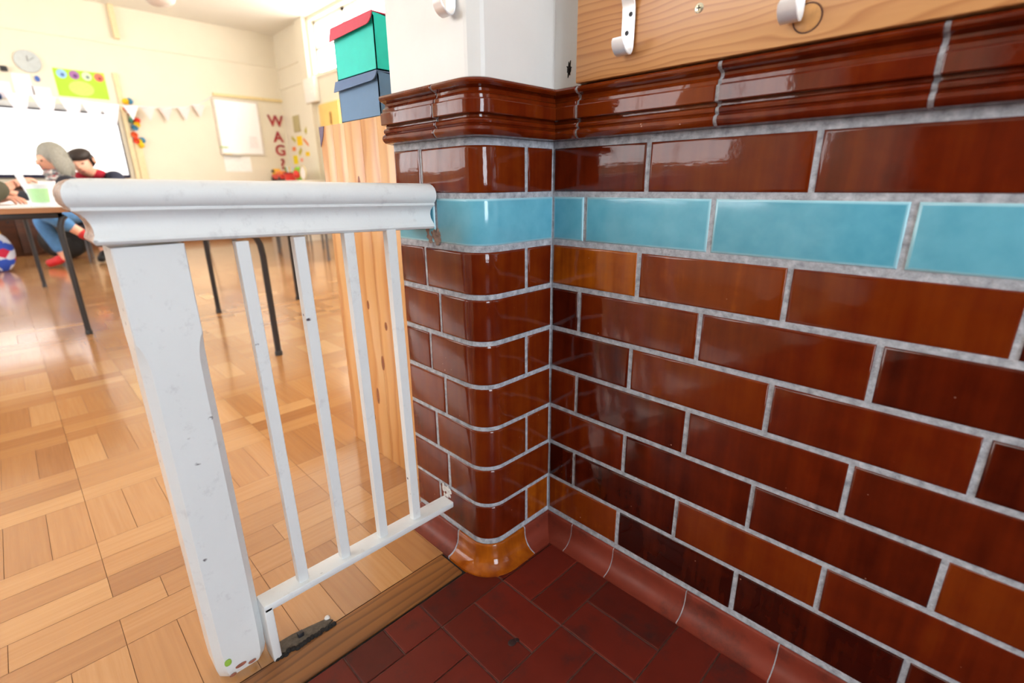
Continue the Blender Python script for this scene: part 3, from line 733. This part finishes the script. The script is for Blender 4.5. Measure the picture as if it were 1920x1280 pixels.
def person(loc, label, J, face, up, hair, haircol, top, topcol, legcol, shoecol, head_r=.078):
    """J: joints in world space (pelvis, chest, neck, head, sh/el/wr L+R, hip/kn/an L+R); face = where the face points"""
    e = empty('person', loc, label, 'person'); o = Vector(loc); J = {k: Vector(v) - o for k, v in J.items()}
    f = Vector(face).normalized(); u = (Vector(up) - f * f.dot(Vector(up))).normalized(); s = f.cross(u); hd = J['head']; R = head_r
    nd = {'pelvis': (J['pelvis'], (.13, .10)), 'belly': ((J['pelvis'] + J['chest']) / 2, (.125, .095)), 'chest': (J['chest'], (.14, .10)), 'neckb': (J['neck'], .055), 'neckt': (hd - u * R * .9 - f * R * .2, .046),
          'jaw': (hd - u * R * .62 + f * R * .18, (R * .80, R * .90)), 'mid': (hd, (R * 1.02, R * 1.14)), 'crown': (hd + u * R * .80 - f * R * .1, (R * .92, R * 1.0)),
          'nose': (hd - u * R * .12 + f * R * 1.22, .011), 'noser': (hd + u * R * .05 + f * R * .98, .012)}
    ed = [('pelvis', 'belly'), ('belly', 'chest'), ('chest', 'neckb'), ('neckb', 'neckt'), ('neckt', 'jaw'), ('jaw', 'mid'), ('mid', 'crown'), ('mid', 'noser'), ('noser', 'nose')]
    for S_ in 'LR':
        sh, el, wr = J['sh' + S_], J['el' + S_], J['wr' + S_]; hp, kn, an = J['hip' + S_], J['kn' + S_], J['an' + S_]
        nd.update({'sh' + S_: (sh, .058), 'el' + S_: (el, .040), 'wr' + S_: (wr, .026), 'hip' + S_: (hp, .085), 'kn' + S_: (kn, .056), 'an' + S_: (an, .036)})
        ed += [('chest', 'sh' + S_), ('sh' + S_, 'el' + S_), ('el' + S_, 'wr' + S_), ('pelvis', 'hip' + S_), ('hip' + S_, 'kn' + S_), ('kn' + S_, 'an' + S_)]
        d = (wr - el).normalized(); side = d.cross(Vector((0, 0, 1)));  side = side.normalized() if side.length > .1 else Vector((1, 0, 0)); nrm = side.cross(d)
        nd['pm' + S_] = (wr + d * .05, (.034, .016)); ed.append(('wr' + S_, 'pm' + S_))
        for q, (a, ln) in enumerate(((-.026, .062), (-.009, .072), (.009, .067), (.025, .052))):
            b = wr + d * .075 + side * a
            nd['f%d%s' % (q, S_)] = (b, .0095); nd['g%d%s' % (q, S_)] = (b + d * ln * .55 - nrm * .012, .0085); nd['h%d%s' % (q, S_)] = (b + d * ln * .8 - nrm * .034, .0075)
            ed += [('pm' + S_, 'f%d%s' % (q, S_)), ('f%d%s' % (q, S_), 'g%d%s' % (q, S_)), ('g%d%s' % (q, S_), 'h%d%s' % (q, S_))]
        sg = -1 if S_ == 'L' else 1
        nd['t' + S_] = (wr + d * .035 + side * .036 * sg, .0105); nd['t2' + S_] = (wr + d * .07 + side * .052 * sg - nrm * .01, .0085); ed += [('wr' + S_, 't' + S_), ('t' + S_, 't2' + S_)]
        ft = Vector(J.get('toe' + S_, an + Vector((f.x, f.y, 0)).normalized() * .17)); ft.z = -o.z + F + .03 if 'toe' + S_ not in J else ft.z
        nd['toe' + S_] = (ft, .030); ed.append(('an' + S_, 'toe' + S_))
    body = skinmesh('body', nd, ed, SKIN, e)
    g = lambda k, m: (nd[k][0], tuple(x + m for x in nd[k][1]) if isinstance(nd[k][1], tuple) else nd[k][1] + m)
    tn = {k: g(k, .016) for k in ('pelvis', 'belly', 'chest')}; tn['neckb'] = (nd['neckb'][0] - Vector((0, 0, .02)), .07); te = [('pelvis', 'belly'), ('belly', 'chest'), ('chest', 'neckb')]
    for S_ in 'LR':
        tn['sh' + S_] = g('sh' + S_, .022); tn['el' + S_] = g('el' + S_, .024); tn['wr' + S_] = (J['wr' + S_] + (J['el' + S_] - J['wr' + S_]) * .08, .046); te += [('chest', 'sh' + S_), ('sh' + S_, 'el' + S_), ('el' + S_, 'wr' + S_)]
    skinmesh(top, tn, te, plain(top + '_cloth', topcol, .8, .12, 25), e)
    ln = {'pelvis': g('pelvis', .012)}; le = []
    for S_ in 'LR':
        ln['hip' + S_] = g('hip' + S_, .014); ln['kn' + S_] = g('kn' + S_, .014); ln['an' + S_] = (J['an' + S_] + (J['kn' + S_] - J['an' + S_]) * .12, .046); le += [('pelvis', 'hip' + S_), ('hip' + S_, 'kn' + S_), ('kn' + S_, 'an' + S_)]
    skinmesh('trousers', ln, le, plain('trouser_cloth', legcol, .8, .15, 25), e)
    for S_ in 'LR':
        a, t_ = nd['an' + S_][0], nd['toe' + S_][0]
        skinmesh('shoe', {'a': (a, .046), 'b': (a * .55 + t_ * .45 - Vector((0, 0, .006)), .040), 'c': (t_, .036)}, [('a', 'b'), ('b', 'c')], plain('shoe_leather', shoecol, .5, .1), e)
    rot = Matrix((s, f, u)).transposed()
    for q in (-1, 1):
        mb = MB(); mb.ell(hd + s * q * R * .40 + f * R * .93 + u * R * .12, .012, .006, .007, 10, 6, 0, rot); mb.build('eye', DARK, e)
        mb = MB(); mb.ell(hd + s * q * R * .98 - f * R * .1 - u * R * .05, .010, .020, .030, 10, 6, 0, rot); mb.build('ear', SKIN, e)
    mb = MB(); mb.ell(hd - u * R * .52 + f * R * .95, .024, .008, .006, 10, 6, 0, rot); mb.build('mouth', plain('lips', lin(176, 92, 84), .5), e)
    hm = plain('hair', haircol, .6, .25, 120); mb = MB()
    if hair == 'long':
        mb.ell(hd + u * R * .30 - f * R * .34, R * 1.12, R * 1.02, R * 1.10, 18, 12, 0, rot); mb.ell(hd - u * R * .55 - f * R * .55, R * 1.08, R * .78, R * 1.25, 18, 12, 0, rot)
        for q in (-1, 1): mb.ell(hd - u * R * .35 + s * q * R * .92 - f * R * .02, R * .26, R * .62, R * 1.15, 14, 10, 0, rot)
    else:
        mb.ell(hd + u * R * .62 - f * R * .26, R * .98, R * 1.05, R * .62, 18, 12, 0, rot); mb.ell(hd + u * R * .12 - f * R * .50, R * .98, R * .66, R * .80, 18, 12, 0, rot)
    hobj = mb.build('hair', hm, e)
    return e, body
# grey haired person, facing left over the table, leg crossed toward us
ew, bw_ = person((-5.45, -.16, F), 'person with long grey hair and patterned scarf, seated facing left before the bright screen',
    {'pelvis': (-5.45, -.12, .435), 'chest': (-5.44, -.20, .62), 'neck': (-5.44, -.235, .755), 'head': (-5.42, -.262, .872), 'shL': (-5.62, -.22, .68), 'elL': (-5.66, -.38, .52), 'wrL': (-5.55, -.56, .60), 'shR': (-5.26, -.20, .68), 'elR': (-5.22, -.36, .52), 'wrR': (-5.33, -.55, .60),
     'hipL': (-5.53, -.16, .425), 'knL': (-5.54, -.44, .38), 'anL': (-5.58, -.34, .03), 'hipR': (-5.35, -.20, .425), 'knR': (-4.82, -.42, .455), 'anR': (-4.80, -.25, .30), 'toeR': (-4.78, -.20, .255), 'toeL': (-5.59, -.48, -.02)},
    (.42, -.86, -.28), (.0, -.10, 1), 'long', lin(140, 138, 128), 'jacket', lin(28, 30, 42), lin(74, 124, 176), lin(190, 30, 36), .100)
mb = MB()
for k in range(3): mb.ell((.02 + .02 * k, -.09 + .02 * k, .815 - .045 * k), .105 + .016 * k, .092 + .012 * k, .042, 18, 8)
t_ = NT('patterned_scarf'); ck = t_.n('ShaderNodeTexVoronoi'); ck.inputs['Scale'].default_value = 45; t_.l(t_.coord(), ck.inputs['Vector'])
t_.col(t_.ramp(ck.outputs['Color'], [(.25, lin(120, 122, 124)), (.5, lin(196, 196, 190)), (.7, lin(150, 60, 66)), (.85, lin(110, 120, 130))])); t_.set(Roughness=.9)
mb.build('scarf', t_.mat, ew)
em, bm_ = person((-5.85, .03, F), 'person with short dark hair in navy and red top, leaning forward with head bowed',
    {'pelvis': (-5.95, .22, .435), 'chest': (-5.80, .15, .665), 'neck': (-5.73, .055, .775), 'head': (-5.66, -.035, .852), 'shL': (-5.66, .19, .735), 'elL': (-5.45, .14, .55), 'wrL': (-5.35, -.08, .60), 'shR': (-5.92, .03, .72), 'elR': (-5.80, -.16, .60), 'wrR': (-5.60, -.26, .60),
     'hipL': (-5.87, .26, .425), 'knL': (-5.55, .22, .38), 'anL': (-5.55, .25, .03), 'hipR': (-6.0, .14, .425), 'knR': (-5.75, -.06, .38), 'anR': (-5.78, -.02, .03)},
    (.88, -.38, -.28), (.0, -.34, 1), 'short', lin(44, 34, 30), 'sweater', lin(38, 44, 66), lin(30, 32, 40), lin(24, 24, 26), .102)
mb = MB(); mb.ell((.12, .03, .812), .080, .080, .050, 18, 8); mb.ell((.08, -.09, .79), .07, .07, .05, 14, 8); mb.build('red_collar', plain('red_cloth', lin(176, 22, 48), .8, .1), em)
el_, bl_ = person((-3.38, -1.36, F), 'person in olive jacket at the left edge, arm resting on the table',
    {'pelvis': (-3.42, -1.36, .435), 'chest': (-3.38, -1.02, .62), 'neck': (-3.37, -.86, .735), 'head': (-3.36, -.735, .835), 'shL': (-3.56, -.93, .655), 'elL': (-3.58, -.80, .575), 'wrL': (-3.42, -.655, .585), 'shR': (-3.22, -.90, .66), 'elR': (-3.20, -.685, .612), 'wrR': (-3.26, -.600, .655),
     'hipL': (-3.50, -1.33, .425), 'knL': (-3.52, -.98, .38), 'anL': (-3.55, -1.08, .03), 'hipR': (-3.32, -1.33, .425), 'knR': (-3.28, -.98, .38), 'anR': (-3.30, -1.10, .03)},
    (.05, .95, -.25), (0, .2, 1), 'short', lin(96, 74, 56), 'jacket', lin(78, 74, 54), lin(36, 38, 46), lin(30, 28, 30), .100)
# things on the long table
mb = MB(); mb.lathe([(.0001, .0), (.041, .0), (.052, .094), (.056, .094), (.056, .100), (.050, .100), (.040, .004), (.0001, .004)], n=28, caps=False)
tub = empty('plastic_tub', (-2.760, -.512, .5565), 'small white plastic tub with green label near the table end', 'tub')
mb.build('tub_body', plain('milky_plastic', lin(222, 232, 238), .35, .02), tub)
mb = MB(); rr = []
for z in (.018, .080):
    r0 = .0412 + .0117 * z / .1 + .0016
    rr.append([(r0 * math.cos(a), r0 * math.sin(a), z) for a in [(-1.15 + 1.7 * k / 12) for k in range(13)]])
mb.loft(rr, 0, False, closed=False); mb.build('label', plain('pale_green_label', lin(176, 226, 168), .5), tub)
mb = MB(); mb.lathe([(.0001, .0), (.030, .0), (.036, .118), (.033, .118), (.028, .004), (.0001, .004)], n=24, caps=False)
thing_mesh('paper_cup', mb, plain('white_cup', lin(234, 234, 240), .5), 'white paper cup on the table behind the tub with green label', 'cup', (-3.20, -.455, .5565))
mb = MB(); mb.box((-.075, -.10, 0), (.075, .10, .0015)); 
thing_mesh('paper_sheet', mb, plain('white_paper', lin(226, 222, 228), .8), 'white paper sheet lying on the table left of the tub', 'paper', (-2.80, -.66, .5565), None, None)
mb = MB(); mb.loft([[(0, -.013, 0), (.004, -.013, 0), (.004, .013, 0), (0, .013, 0)], [(0.0, -.045, .115), (.004, -.045, .115), (.004, -.010, .115), (0, -.010, .115)]])
thing_mesh('folded_paper', mb, plain('folded_white_card', lin(228, 232, 240), .7), 'white folded card held upright by the person in the olive jacket', 'paper', (-3.215, -.535, .615), None, None)
# black rucksack, patterned bag on the floor
rk = empty('rucksack', (-6.28, -.27, F), 'black rucksack slumped on the floor beneath the bright screen', 'bag')
mb = MB(); mb.ell((0, 0, .19), .13, .20, .19, 20, 12); mb.ell((.10, .0, .12), .06, .14, .11, 16, 10); mb.build('bag_body', plain('black_nylon', (.008, .008, .010, 1), .6, .3), rk)
mb = MB(); mb.tube([(.0, -.05, .37), (.0, -.04, .41), (.0, .04, .41), (.0, .05, .37)], .008, 8); mb.build('handle', BLACKM, rk)
t_ = NT('patterned_bag_cloth'); ck = t_.n('ShaderNodeTexVoronoi'); ck.inputs['Scale'].default_value = 16; t_.l(t_.coord(), ck.inputs['Vector'])
t_.col(t_.ramp(ck.outputs['Color'], [(.2, lin(40, 80, 190)), (.4, lin(210, 220, 240)), (.6, lin(196, 30, 70)), (.8, lin(70, 150, 220))], 'CONSTANT')); t_.set(Roughness=.7)
mb = MB(); mb.ell((0, 0, .17), .07, .11, .17, 18, 12); bg = thing_mesh('tote_bag', mb, t_.mat, 'bright red and blue patterned bag on the floor at left edge', 'bag', (-5.62, -.76, F))
mb = MB(); mb.tube([(0, -.05, .31), (0, -.04, .40), (0, .04, .40), (0, .05, .31)], .006, 8); mb.build('strap', plain('yellow_strap', lin(226, 170, 60), .7), bg)

# far wall: screen, cupboard, clock, posters, bunting, garland, whiteboard, letters
sc_ = empty('display_screen', (-7.195, -.45, .70), 'large bright white display screen with dark frame on far wall', 'screen')
mb = MB(); mb.box((0, -1.05, .045), (.05, .995, .755), 0, .01); mb.build('frame', plain('dark_screen_frame', lin(44, 44, 66), .4), sc_)
mb = MB(); mb.box((.0505, -1.03, .082), (.054, .975, .738)); mb.build('screen_face', emit('lit_screen', (.97, .98, 1, 1), 1.15), sc_, smooth=None)
mb = MB(); mb.box((0, -1.05, .757), (.06, .95, .815), 0, .008); mb.build('speaker_bar', plain('grey_speaker_bar', lin(206, 210, 210), .5), sc_)
cu = empty('cupboard', (-7.0, -.75, F), 'long low brown cupboard below the display screen', 'cupboard'); BRW = wood_pine('brown_cupboard_wood', lin(84, 46, 28), lin(66, 36, 22), lin(44, 22, 14), 'y', 30, .4)
mb = MB(); mb.box((-.17, -.95, 0), (.14, .72, .70), 0, .004); mb.build('carcass', BRW, cu)
mb = MB(); mb.box((-.18, -.97, .70), (.17, .74, .725), 0, .004); mb.build('top', BRW, cu)
for k in range(3):
    y = -.94 + .553 * k
    mb = MB(); mb.box((.1402, y, .03), (.156, y + .545, .69), 0, .003); d_ = mb.build('door', BRW, cu)
    mb = MB(); mb.tube([(.158, y + .5, .36), (.175, y + .5, .36)], .012, 10); mb.build('knob', BLACKM, d_)
ck_ = empty('wall_clock', (-7.199, -.112, 1.915), 'round white wall clock high on the far wall', 'clock')
mb = MB(); mb.lathe([(.0001, 0), (.105, 0), (.108, .012), (.104, .024), (.096, .022), (.0001, .020)], n=32); o = mb.build('case', plain('white_clock', lin(188, 196, 196), .4), ck_); o.rotation_euler = (0, PI / 2, 0)
mb = MB(); mb.box((.0205, -.003, 0), (.0225, .003, .05)); mb.build('hour_hand', GREYM, ck_, smooth=None)
mb = MB(); mb.loft([[(.0226, -.002, 0), (.024, -.002, 0), (.024, .002, .0), (.0226, .002, 0)], [(.0226, .055, .045), (.024, .055, .045), (.024, .058, .042), (.0226, .058, .042)]]); mb.build('minute_hand', GREYM, ck_, smooth=None)
def card(name, y, z, wy, hz, c, label, cat='paper', tilt=0, group=None, x=-7.198):
    mb = MB(); mb.box((0, -wy / 2, -hz / 2), (.003, wy / 2, hz / 2)); o = thing_mesh(name, mb, plain(name + '_' + str(len(bpy.data.materials)), c, .7, .04), label, cat, (x, y, z), group, None); o.rotation_euler = (tilt, 0, 0); return o
po = empty('poster', (-7.198, .295, 1.745), 'lime green poster with four round logos on far wall', 'poster')
mb = MB(); mb.box((0, -.222, -.138), (.003, .222, .138)); mb.build('sheet', plain('lime_card', lin(172, 216, 52), .6, .05, 8), po, smooth=None)
for k, c in enumerate((lin(150, 196, 236), lin(166, 110, 170), lin(206, 230, 190), lin(240, 120, 96))):
    mb = MB(); mb.lathe([(.0001, 0), (.044, 0), (.044, .0015), (.0001, .0015)], n=24); o = mb.build('round_logo', plain('logo_ink', c, .6), po, smooth=None); o.rotation_euler = (0, PI / 2, 0); o.location = (.0032, -.155 + .108 * k, .086)
    mb = MB(); mb.lathe([(.0001, 0), (.018, 0), (.018, .001), (.0001, .001)], n=14); q = mb.build('logo_figure', plain('logo_dark', (c[0] * .35, c[1] * .35, c[2] * .5, 1), .6), o, smooth=None); q.location = (.008, .006, .0016)
mb = MB(); mb.lathe([(.0001, 0), (.11, 0), (.11, .001), (.0001, .001)], n=28); o = mb.build('pale_circle', plain('pale_lime_ink', lin(196, 228, 110), .6), po, smooth=None); o.rotation_euler = (0, PI / 2, 0); o.scale = (.7, 1, 1); o.location = (.0032, -.01, -.045)
card('paper_notice', -.20, 1.69, .15, .20, lin(232, 230, 236), 'white paper notice pinned under the round clock', 'notice')
card('paper_notice', -.06, 1.60, .15, .16, lin(236, 232, 230), 'white paper notice beside the lime green poster, below the clock', 'notice')
card('paper_notice', -.36, 1.62, .12, .16, lin(228, 222, 232), 'pale lilac paper notice at left above the display screen', 'notice')
mb = MB(); mb.ell((.006, 0, 0), .006, .022, .030, 12, 8); thing_mesh('wall_sticker', mb, plain('blue_figure', lin(70, 104, 180), .6), 'small blue figure sticker on the notice under the clock', 'sticker', (-7.194, -.072, 1.755))
mb = MB(); mb.box((0, -.03, -.025), (.05, .03, .025), 0, .01); thing_mesh('wall_sensor', mb, BLACKM, 'small black sensor box on far wall left of the clock', 'sensor', (-7.199, -.315, 1.818))
mb = MB(); mb.ell((.03, 0, 0), .03, .05, .05, 12, 8); thing_mesh('wall_ornament', mb, plain('dark_blue_plastic', lin(20, 60, 110), .5), 'dark blue ornament above the left end of the screen', 'ornament', (-7.19, -.44, 1.545))
bu = empty('bunting', (-6.86, .4, 1.55), 'string of white and pale pink bunting flags hung across the far wall', 'bunting')
cols = plain('white_bunting_cloth', lin(238, 236, 246), .9, .02); colp = plain('pink_bunting_cloth', lin(238, 216, 214), .9, .02)
cords = []
pts = [(-.29, 1.548), (-.085, 1.545), (.125, 1.542), (.30, 1.530), (.45, 1.522), (.66, 1.535), (.85, 1.55), (1.05, 1.565), (1.25, 1.59), (1.42, 1.64)]
cord = [(-.10, -1.2 - .4, .02)] + [(.0 if y < .5 else -.30 * min(1, (y - .5) / .5), y - .4, z - 1.55) for y, z in pts] + [(-.33, 1.20, .20)]
mb = MB(); mb.tube(cord, .004, 6); mb.build('cord', cols, bu)
for i, (y, z) in enumerate(pts):
    x = .0 if y < .5 else -.30 * min(1, (y - .5) / .5); hw = .092 if i < 5 else .075; hh = .29 if i < 5 else .15
    mb = MB(); mb.loft([[(x - .002, y - .4 - hw, z - 1.55), (x + .002, y - .4 - hw, z - 1.55), (x + .002, y - .4 + hw, z - 1.55), (x - .002, y - .4 + hw, z - 1.55)], [(x + .012, y - .403, z - 1.55 - hh), (x + .016, y - .403, z - 1.55 - hh), (x + .016, y - .397, z - 1.55 - hh), (x + .012, y - .397, z - 1.55 - hh)]])
    mb.build('pennant', cols if i < 6 else colp, bu, smooth=None)
ga = empty('paper_garland', (-7.165, .675, 1.60), 'multi coloured paper garland hanging beside the screen', 'garland')
gc = [lin(240, 196, 20), lin(232, 92, 40), lin(230, 60, 40), lin(70, 130, 110), lin(244, 150, 30), lin(120, 180, 60), lin(60, 130, 170), lin(238, 210, 40)]
gp = [(-.012, .0, 0), (-.02, -.075, 1), (.01, -.12, 4), (.02, -.17, 5), (.005, -.20, 3), (.055, -.20, 2), (.045, -.245, 0), (.02, -.28, 6), (.0, -.36, 1), (.035, -.44, 7), (.065, -.42, 6), (.045, -.475, 0), (.01, -.425, 2), (.025, .008, 6)]
for y, z, c in gp:
    mb = MB(); mb.lathe([(.006, -.006), (.030, -.02), (.034, .0), (.030, .02), (.006, .006)], n=12, caps=False); o = mb.build('paper_rosette', plain('garland_paper', gc[c], .7, .1), ga); o.location = (.0, y, z); o.rotation_euler = (.5 + y * 9, 1.0, z * 7)
wb = empty('whiteboard', (-7.199, 1.88, 1.05), 'white wall board with pale frame near the corner', 'whiteboard')
mb = MB(); mb.box((.006, -.26, .02), (.018, .26, .67)); mb.build('board_face', plain('white_board', lin(246, 246, 246), .25, .01), wb, smooth=None)
mb = MB()
for a, b in (((0, -.285, 0), (.024, -.26, .69)), ((0, .26, 0), (.024, .285, .69)), ((0, -.26, 0), (.024, .26, .02)), ((0, -.26, .67), (.024, .26, .69))): mb.box(a, b, 0)
mb.build('frame', plain('pale_board_frame', lin(214, 204, 190), .5), wb, smooth=None)
mb = MB(); mb.box((.0, -.26, -.012), (.07, -.02, -.002), 0, .002); mb.build('pen_tray', plain('grey_tray', lin(200, 200, 196), .5), wb)
for nm, y, z, c, lb in (('pen', 1.64, 1.14, lin(170, 200, 110), 'green marker fixed at left side of the white wall board'), ('pen', 1.67, 1.048, lin(226, 180, 70), 'orange marker lying on the white wall board tray')):
    mb = MB(); mb.tube([(0, -.05, 0), (0, .03, 0), (0, .05, 0)], [.008, .008, .004], 10); thing_mesh(nm, mb, plain('marker_' + lb[:5], c, .4), lb, 'pen', (-7.17 if z > 1.1 else -7.14, y, z))
card('paper_notice', 1.79, .93, .34, .20, lin(246, 246, 242), 'white paper below the white wall board with small marks', 'notice')
card('paper_notice', 2.03, 1.22, .10, .15, lin(246, 232, 232), 'pink marked paper stuck on right half of white wall board', 'notice', 0, None, -7.178)
LM = NT('dark_to_red_letter'); tc = LM.n('ShaderNodeTexCoord'); sp = LM.n('ShaderNodeSeparateXYZ'); LM.l(tc.outputs['Generated'], sp.inputs[0])
LM.col(LM.ramp(sp.outputs['Z'], [(.40, lin(216, 46, 34)), (.62, lin(130, 50, 66)), (.80, lin(56, 50, 66))])); LM.set(Roughness=.6)
for chx, y, z, lb in (('W', 2.375, 1.450, 'topmost of the red and black cut out wall letters, a W'), ('A', 2.382, 1.240, 'cut out wall letter A hanging below the W'), ('G', 2.387, 1.062, 'cut out wall letter G hanging above the question mark'), ('?', 2.392, .875, 'cut out question mark, lowest of the wall letters')):
    cu_ = bpy.data.curves.new('txt', 'FONT'); cu_.body = chx; cu_.size = .20; cu_.extrude = .004; cu_.offset = .004; cu_.align_x = 'CENTER'
    to = bpy.data.objects.new('txt', cu_); C.objects.link(to); me = bpy.data.meshes.new_from_object(to.evaluated_get(bpy.context.evaluated_depsgraph_get())); bpy.data.objects.remove(to)
    me.transform(Matrix.Rotation(PI / 2, 4, 'Z') @ Matrix.Rotation(PI / 2, 4, 'X')); me.materials.clear(); me.materials.append(LM.mat)
    o = bpy.data.objects.new('wall_letter', me); C.objects.link(o); o.location = (-7.190, y, z - .0); tag(o, lb, 'letter', 'cut out letters by the corner')
# window wall: cards, notice, heater, cupboard, low shelf with toys
YL, OL, OR, OP = lin(246, 204, 20), lin(190, 176, 70), lin(228, 124, 60), lin(236, 150, 120)
for x, z, wx, hz, c, t, lb in ((-6.76, 1.235, .17, .125, YL, .0, 'yellow card, upper of the larger pair by the corner'), (-6.95, 1.265, .13, .045, OL, .5, 'olive card left of the upper yellow card'), (-6.55, 1.20, .20, .035, OR, .55, 'orange strip card right of the upper yellow card'),
                              (-6.50, 1.36, .12, .06, OL, -.6, 'olive card topmost of the scattered wall cards'), (-6.98, 1.14, .11, .055, OR, .0, 'dark orange card left of the lower olive card'), (-6.78, 1.095, .12, .06, OL, -.6, 'olive card in the middle of the scattered wall cards'), (-6.53, 1.055, .17, .055, YL, 0, 'yellow card at right end of the scattered wall cards'),
                              (-6.97, .995, .15, .115, lin(240, 214, 20), .0, 'yellow card lowest left of the scattered wall cards'), (-6.77, .985, .08, .045, OP, 0, 'small pink card lowest of the scattered wall cards')):
    mb = MB(); mb.box((-wx / 2, 0, -hz / 2), (wx / 2, .003, hz / 2)); o = thing_mesh('wall_card', mb, plain('card_%d' % len(bpy.data.materials), c, .7, .05), lb, 'card', (x, 2.4965, z), 'coloured cards by the corner', None); o.rotation_euler = (0, t, 0)
mb = MB(); mb.box((-.10, 0, -.105), (.10, .012, .105), 0, .003); thing_mesh('pin_panel', mb, plain('khaki_panel', lin(182, 168, 122), .7), 'khaki rectangular panel above the coloured cards', 'panel', (-6.78, 2.4875, 1.455))
ht = empty('wall_heater', (-6.18, 2.46, 1.65), 'white box heater on window wall above the yellow cupboard', 'heater')
mb = MB(); mb.box((-.10, -.03, 0), (.20, .038, .28), 0, .01); mb.build('casing', plain('white_heater', lin(244, 240, 232), .4), ht)
mb = MB(); mb.box((-.08, -.025, -.012), (.18, .02, -.001)); mb.build('vent', plain('heater_vent', lin(200, 180, 150), .5), ht, smooth=None)
yc = empty('tall_cupboard', (-5.62, 2.455, F), 'tall yellow wood cupboard under the window, dark handle', 'cupboard')
YW_ = plain('yellow_wood', lin(238, 196, 110), .4, .05, 12)
mb = MB(); mb.box((-.27, -.03, 0), (.27, .04, 1.655), 0, .004); mb.build('carcass', YW_, yc)
mb = MB(); mb.box((-.26, -.048, .03), (.26, -.031, 1.64), 0, .003); d_ = mb.build('door', YW_, yc)
mb = MB(); mb.box((.04, -.062, 1.40), (.06, -.048, 1.54), 0, .003); mb.build('handle', plain('brown_handle', lin(150, 104, 50), .4), d_)
ls = empty('low_shelf', (-6.55, 2.28, F), 'low white shelf unit in the corner carrying colourful toys', 'shelf')
mb = MB(); mb.box((-.62, -.2, .735), (.56, .2, .760), 0, .003); mb.build('top', FRW, ls)
for x in (-.62, .02, .54): 
    mb = MB(); mb.box((x, -.2, 0), (x + .02, .2, .735)); mb.build('side_panel', FRW, ls, smooth=None)
mb = MB(); mb.box((-.60, .19, .02), (.54, .2, .735)); mb.build('back', FRW, ls, smooth=None)
ZT = .7055
tr = empty('toy_truck', (-6.94, 2.22, ZT), 'red toy truck with yellow cab on the corner shelf', 'toy'); RED = plain('red_toy', lin(214, 52, 40), .4, .1); YEL = plain('yellow_toy', lin(240, 180, 50), .4, .1)
mb = MB(); mb.box((-.16, -.05, .025), (.20, .05, .085), 0, .01); mb.build('chassis', RED, tr)
mb = MB(); mb.box((-.15, -.045, .085), (-.02, .045, .165), 0, .02); cb_ = mb.build('cab', YEL, tr)
mb = MB(); mb.box((-.13, -.049, .115), (-.04, -.045, .15)); mb.build('window_glass', BLACKM, cb_, smooth=None)
mb = MB(); mb.box((.0, -.05, .085), (.20, .05, .13), 0, .01); mb.build('load', plain('orange_toy', lin(238, 130, 60), .4, .1), tr)
for x in (-.11, .13):
    mb = MB(); mb.tube([(x, -.062, .028), (x, .062, .028)], .028, 16); mb.build('wheel', BLACKM, tr)
bk = empty('pen_basket', (-6.50, 2.22, ZT), 'red basket full of pens in the middle of the corner shelf', 'basket')
mb = MB(); mb.lathe([(.0001, 0), (.085, 0), (.105, .105), (.100, .105), (.08, .006), (.0001, .006)], n=20, caps=False); mb.build('basket_body', RED, bk)
mb = MB(); mb.lathe([(.10, .088), (.108, .09), (.108, .104), (.10, .104)], n=20, caps=False); mb.build('rim', plain('dark_red', lin(140, 16, 20), .5), bk)
rp2 = random.Random(5)
for k, c in enumerate((lin(200, 206, 230), lin(90, 110, 100), lin(232, 90, 70), lin(240, 200, 60), lin(110, 150, 60), lin(210, 214, 220))):
    a = k * 1.05; p = (.05 * math.cos(a), .05 * math.sin(a), .02)
    mb = MB(); mb.tube([(0, 0, 0), (.022 * math.cos(a), .022 * math.sin(a), .13 + rp2.uniform(0, .03))], .011, 8); thing_mesh('felt_pen', mb, plain('felt_pen_%d' % k, c, .4), ('pale lilac', 'dark grey green', 'coral red', 'yellow', 'olive green', 'silver grey')[k] + ' felt pen standing in the red basket', 'pen', (-6.50 + p[0], 2.22 + p[1], ZT + .02), 'felt pens in the red basket')
bl = empty('toy_ball', (-6.20, 2.20, ZT), 'green and red toy ball at right end of the corner shelf', 'ball')
mb = MB(); mb.ell((0, 0, .085), .085, .085, .085, 20, 12); mb.build('ball_body', plain('green_toy', lin(120, 176, 30), .4, .25, 14), bl)
mb = MB(); mb.ell((.03, -.048, .075), .05, .05, .055, 16, 10); bp_ = mb.build('red_patch', RED, bl)
rg_ = empty('wooden_hoop', (-6.02, 2.17, ZT), 'pale wooden hoop standing beside the green ball', 'hoop')
mb = MB(); ringp = [(.085 * math.cos(a), 0, .089 + .085 * math.sin(a)) for a in [2 * PI * k / 28 for k in range(29)]]; mb.tube(ringp, .007, 8, 0, False); mb.build('rim', plain('pale_wood', lin(206, 190, 130), .5), rg_)
mb = MB(); mb.lathe([(.0001, -.002), (.078, -.002), (.078, .002), (.0001, .002)], n=24); o = mb.build('skin', plain('pale_skin', lin(240, 232, 226), .6), rg_); o.rotation_euler = (PI / 2, 0, 0); o.location = (0, 0, .089)
pl_ = empty('pendant_lamp', (-4.12, .47, 1.875), 'round pale pendant lamp hanging at top of the classroom', 'lamp')
mb = MB(); mb.lathe([(.0001, 0), (.06, .008), (.10, .04), (.115, .09), (.10, .14), (.06, .175), (.03, .185)], n=24); mb.build('shade', plain('grey_lampshade', lin(206, 196, 186), .5), pl_)
mb = MB(); mb.tube([(0, 0, .18), (0, 0, .7249)], .005, 8); mb.build('cord', FRW, pl_)
for o in list(S.objects):
    if o.parent is None: o.location.z += .055
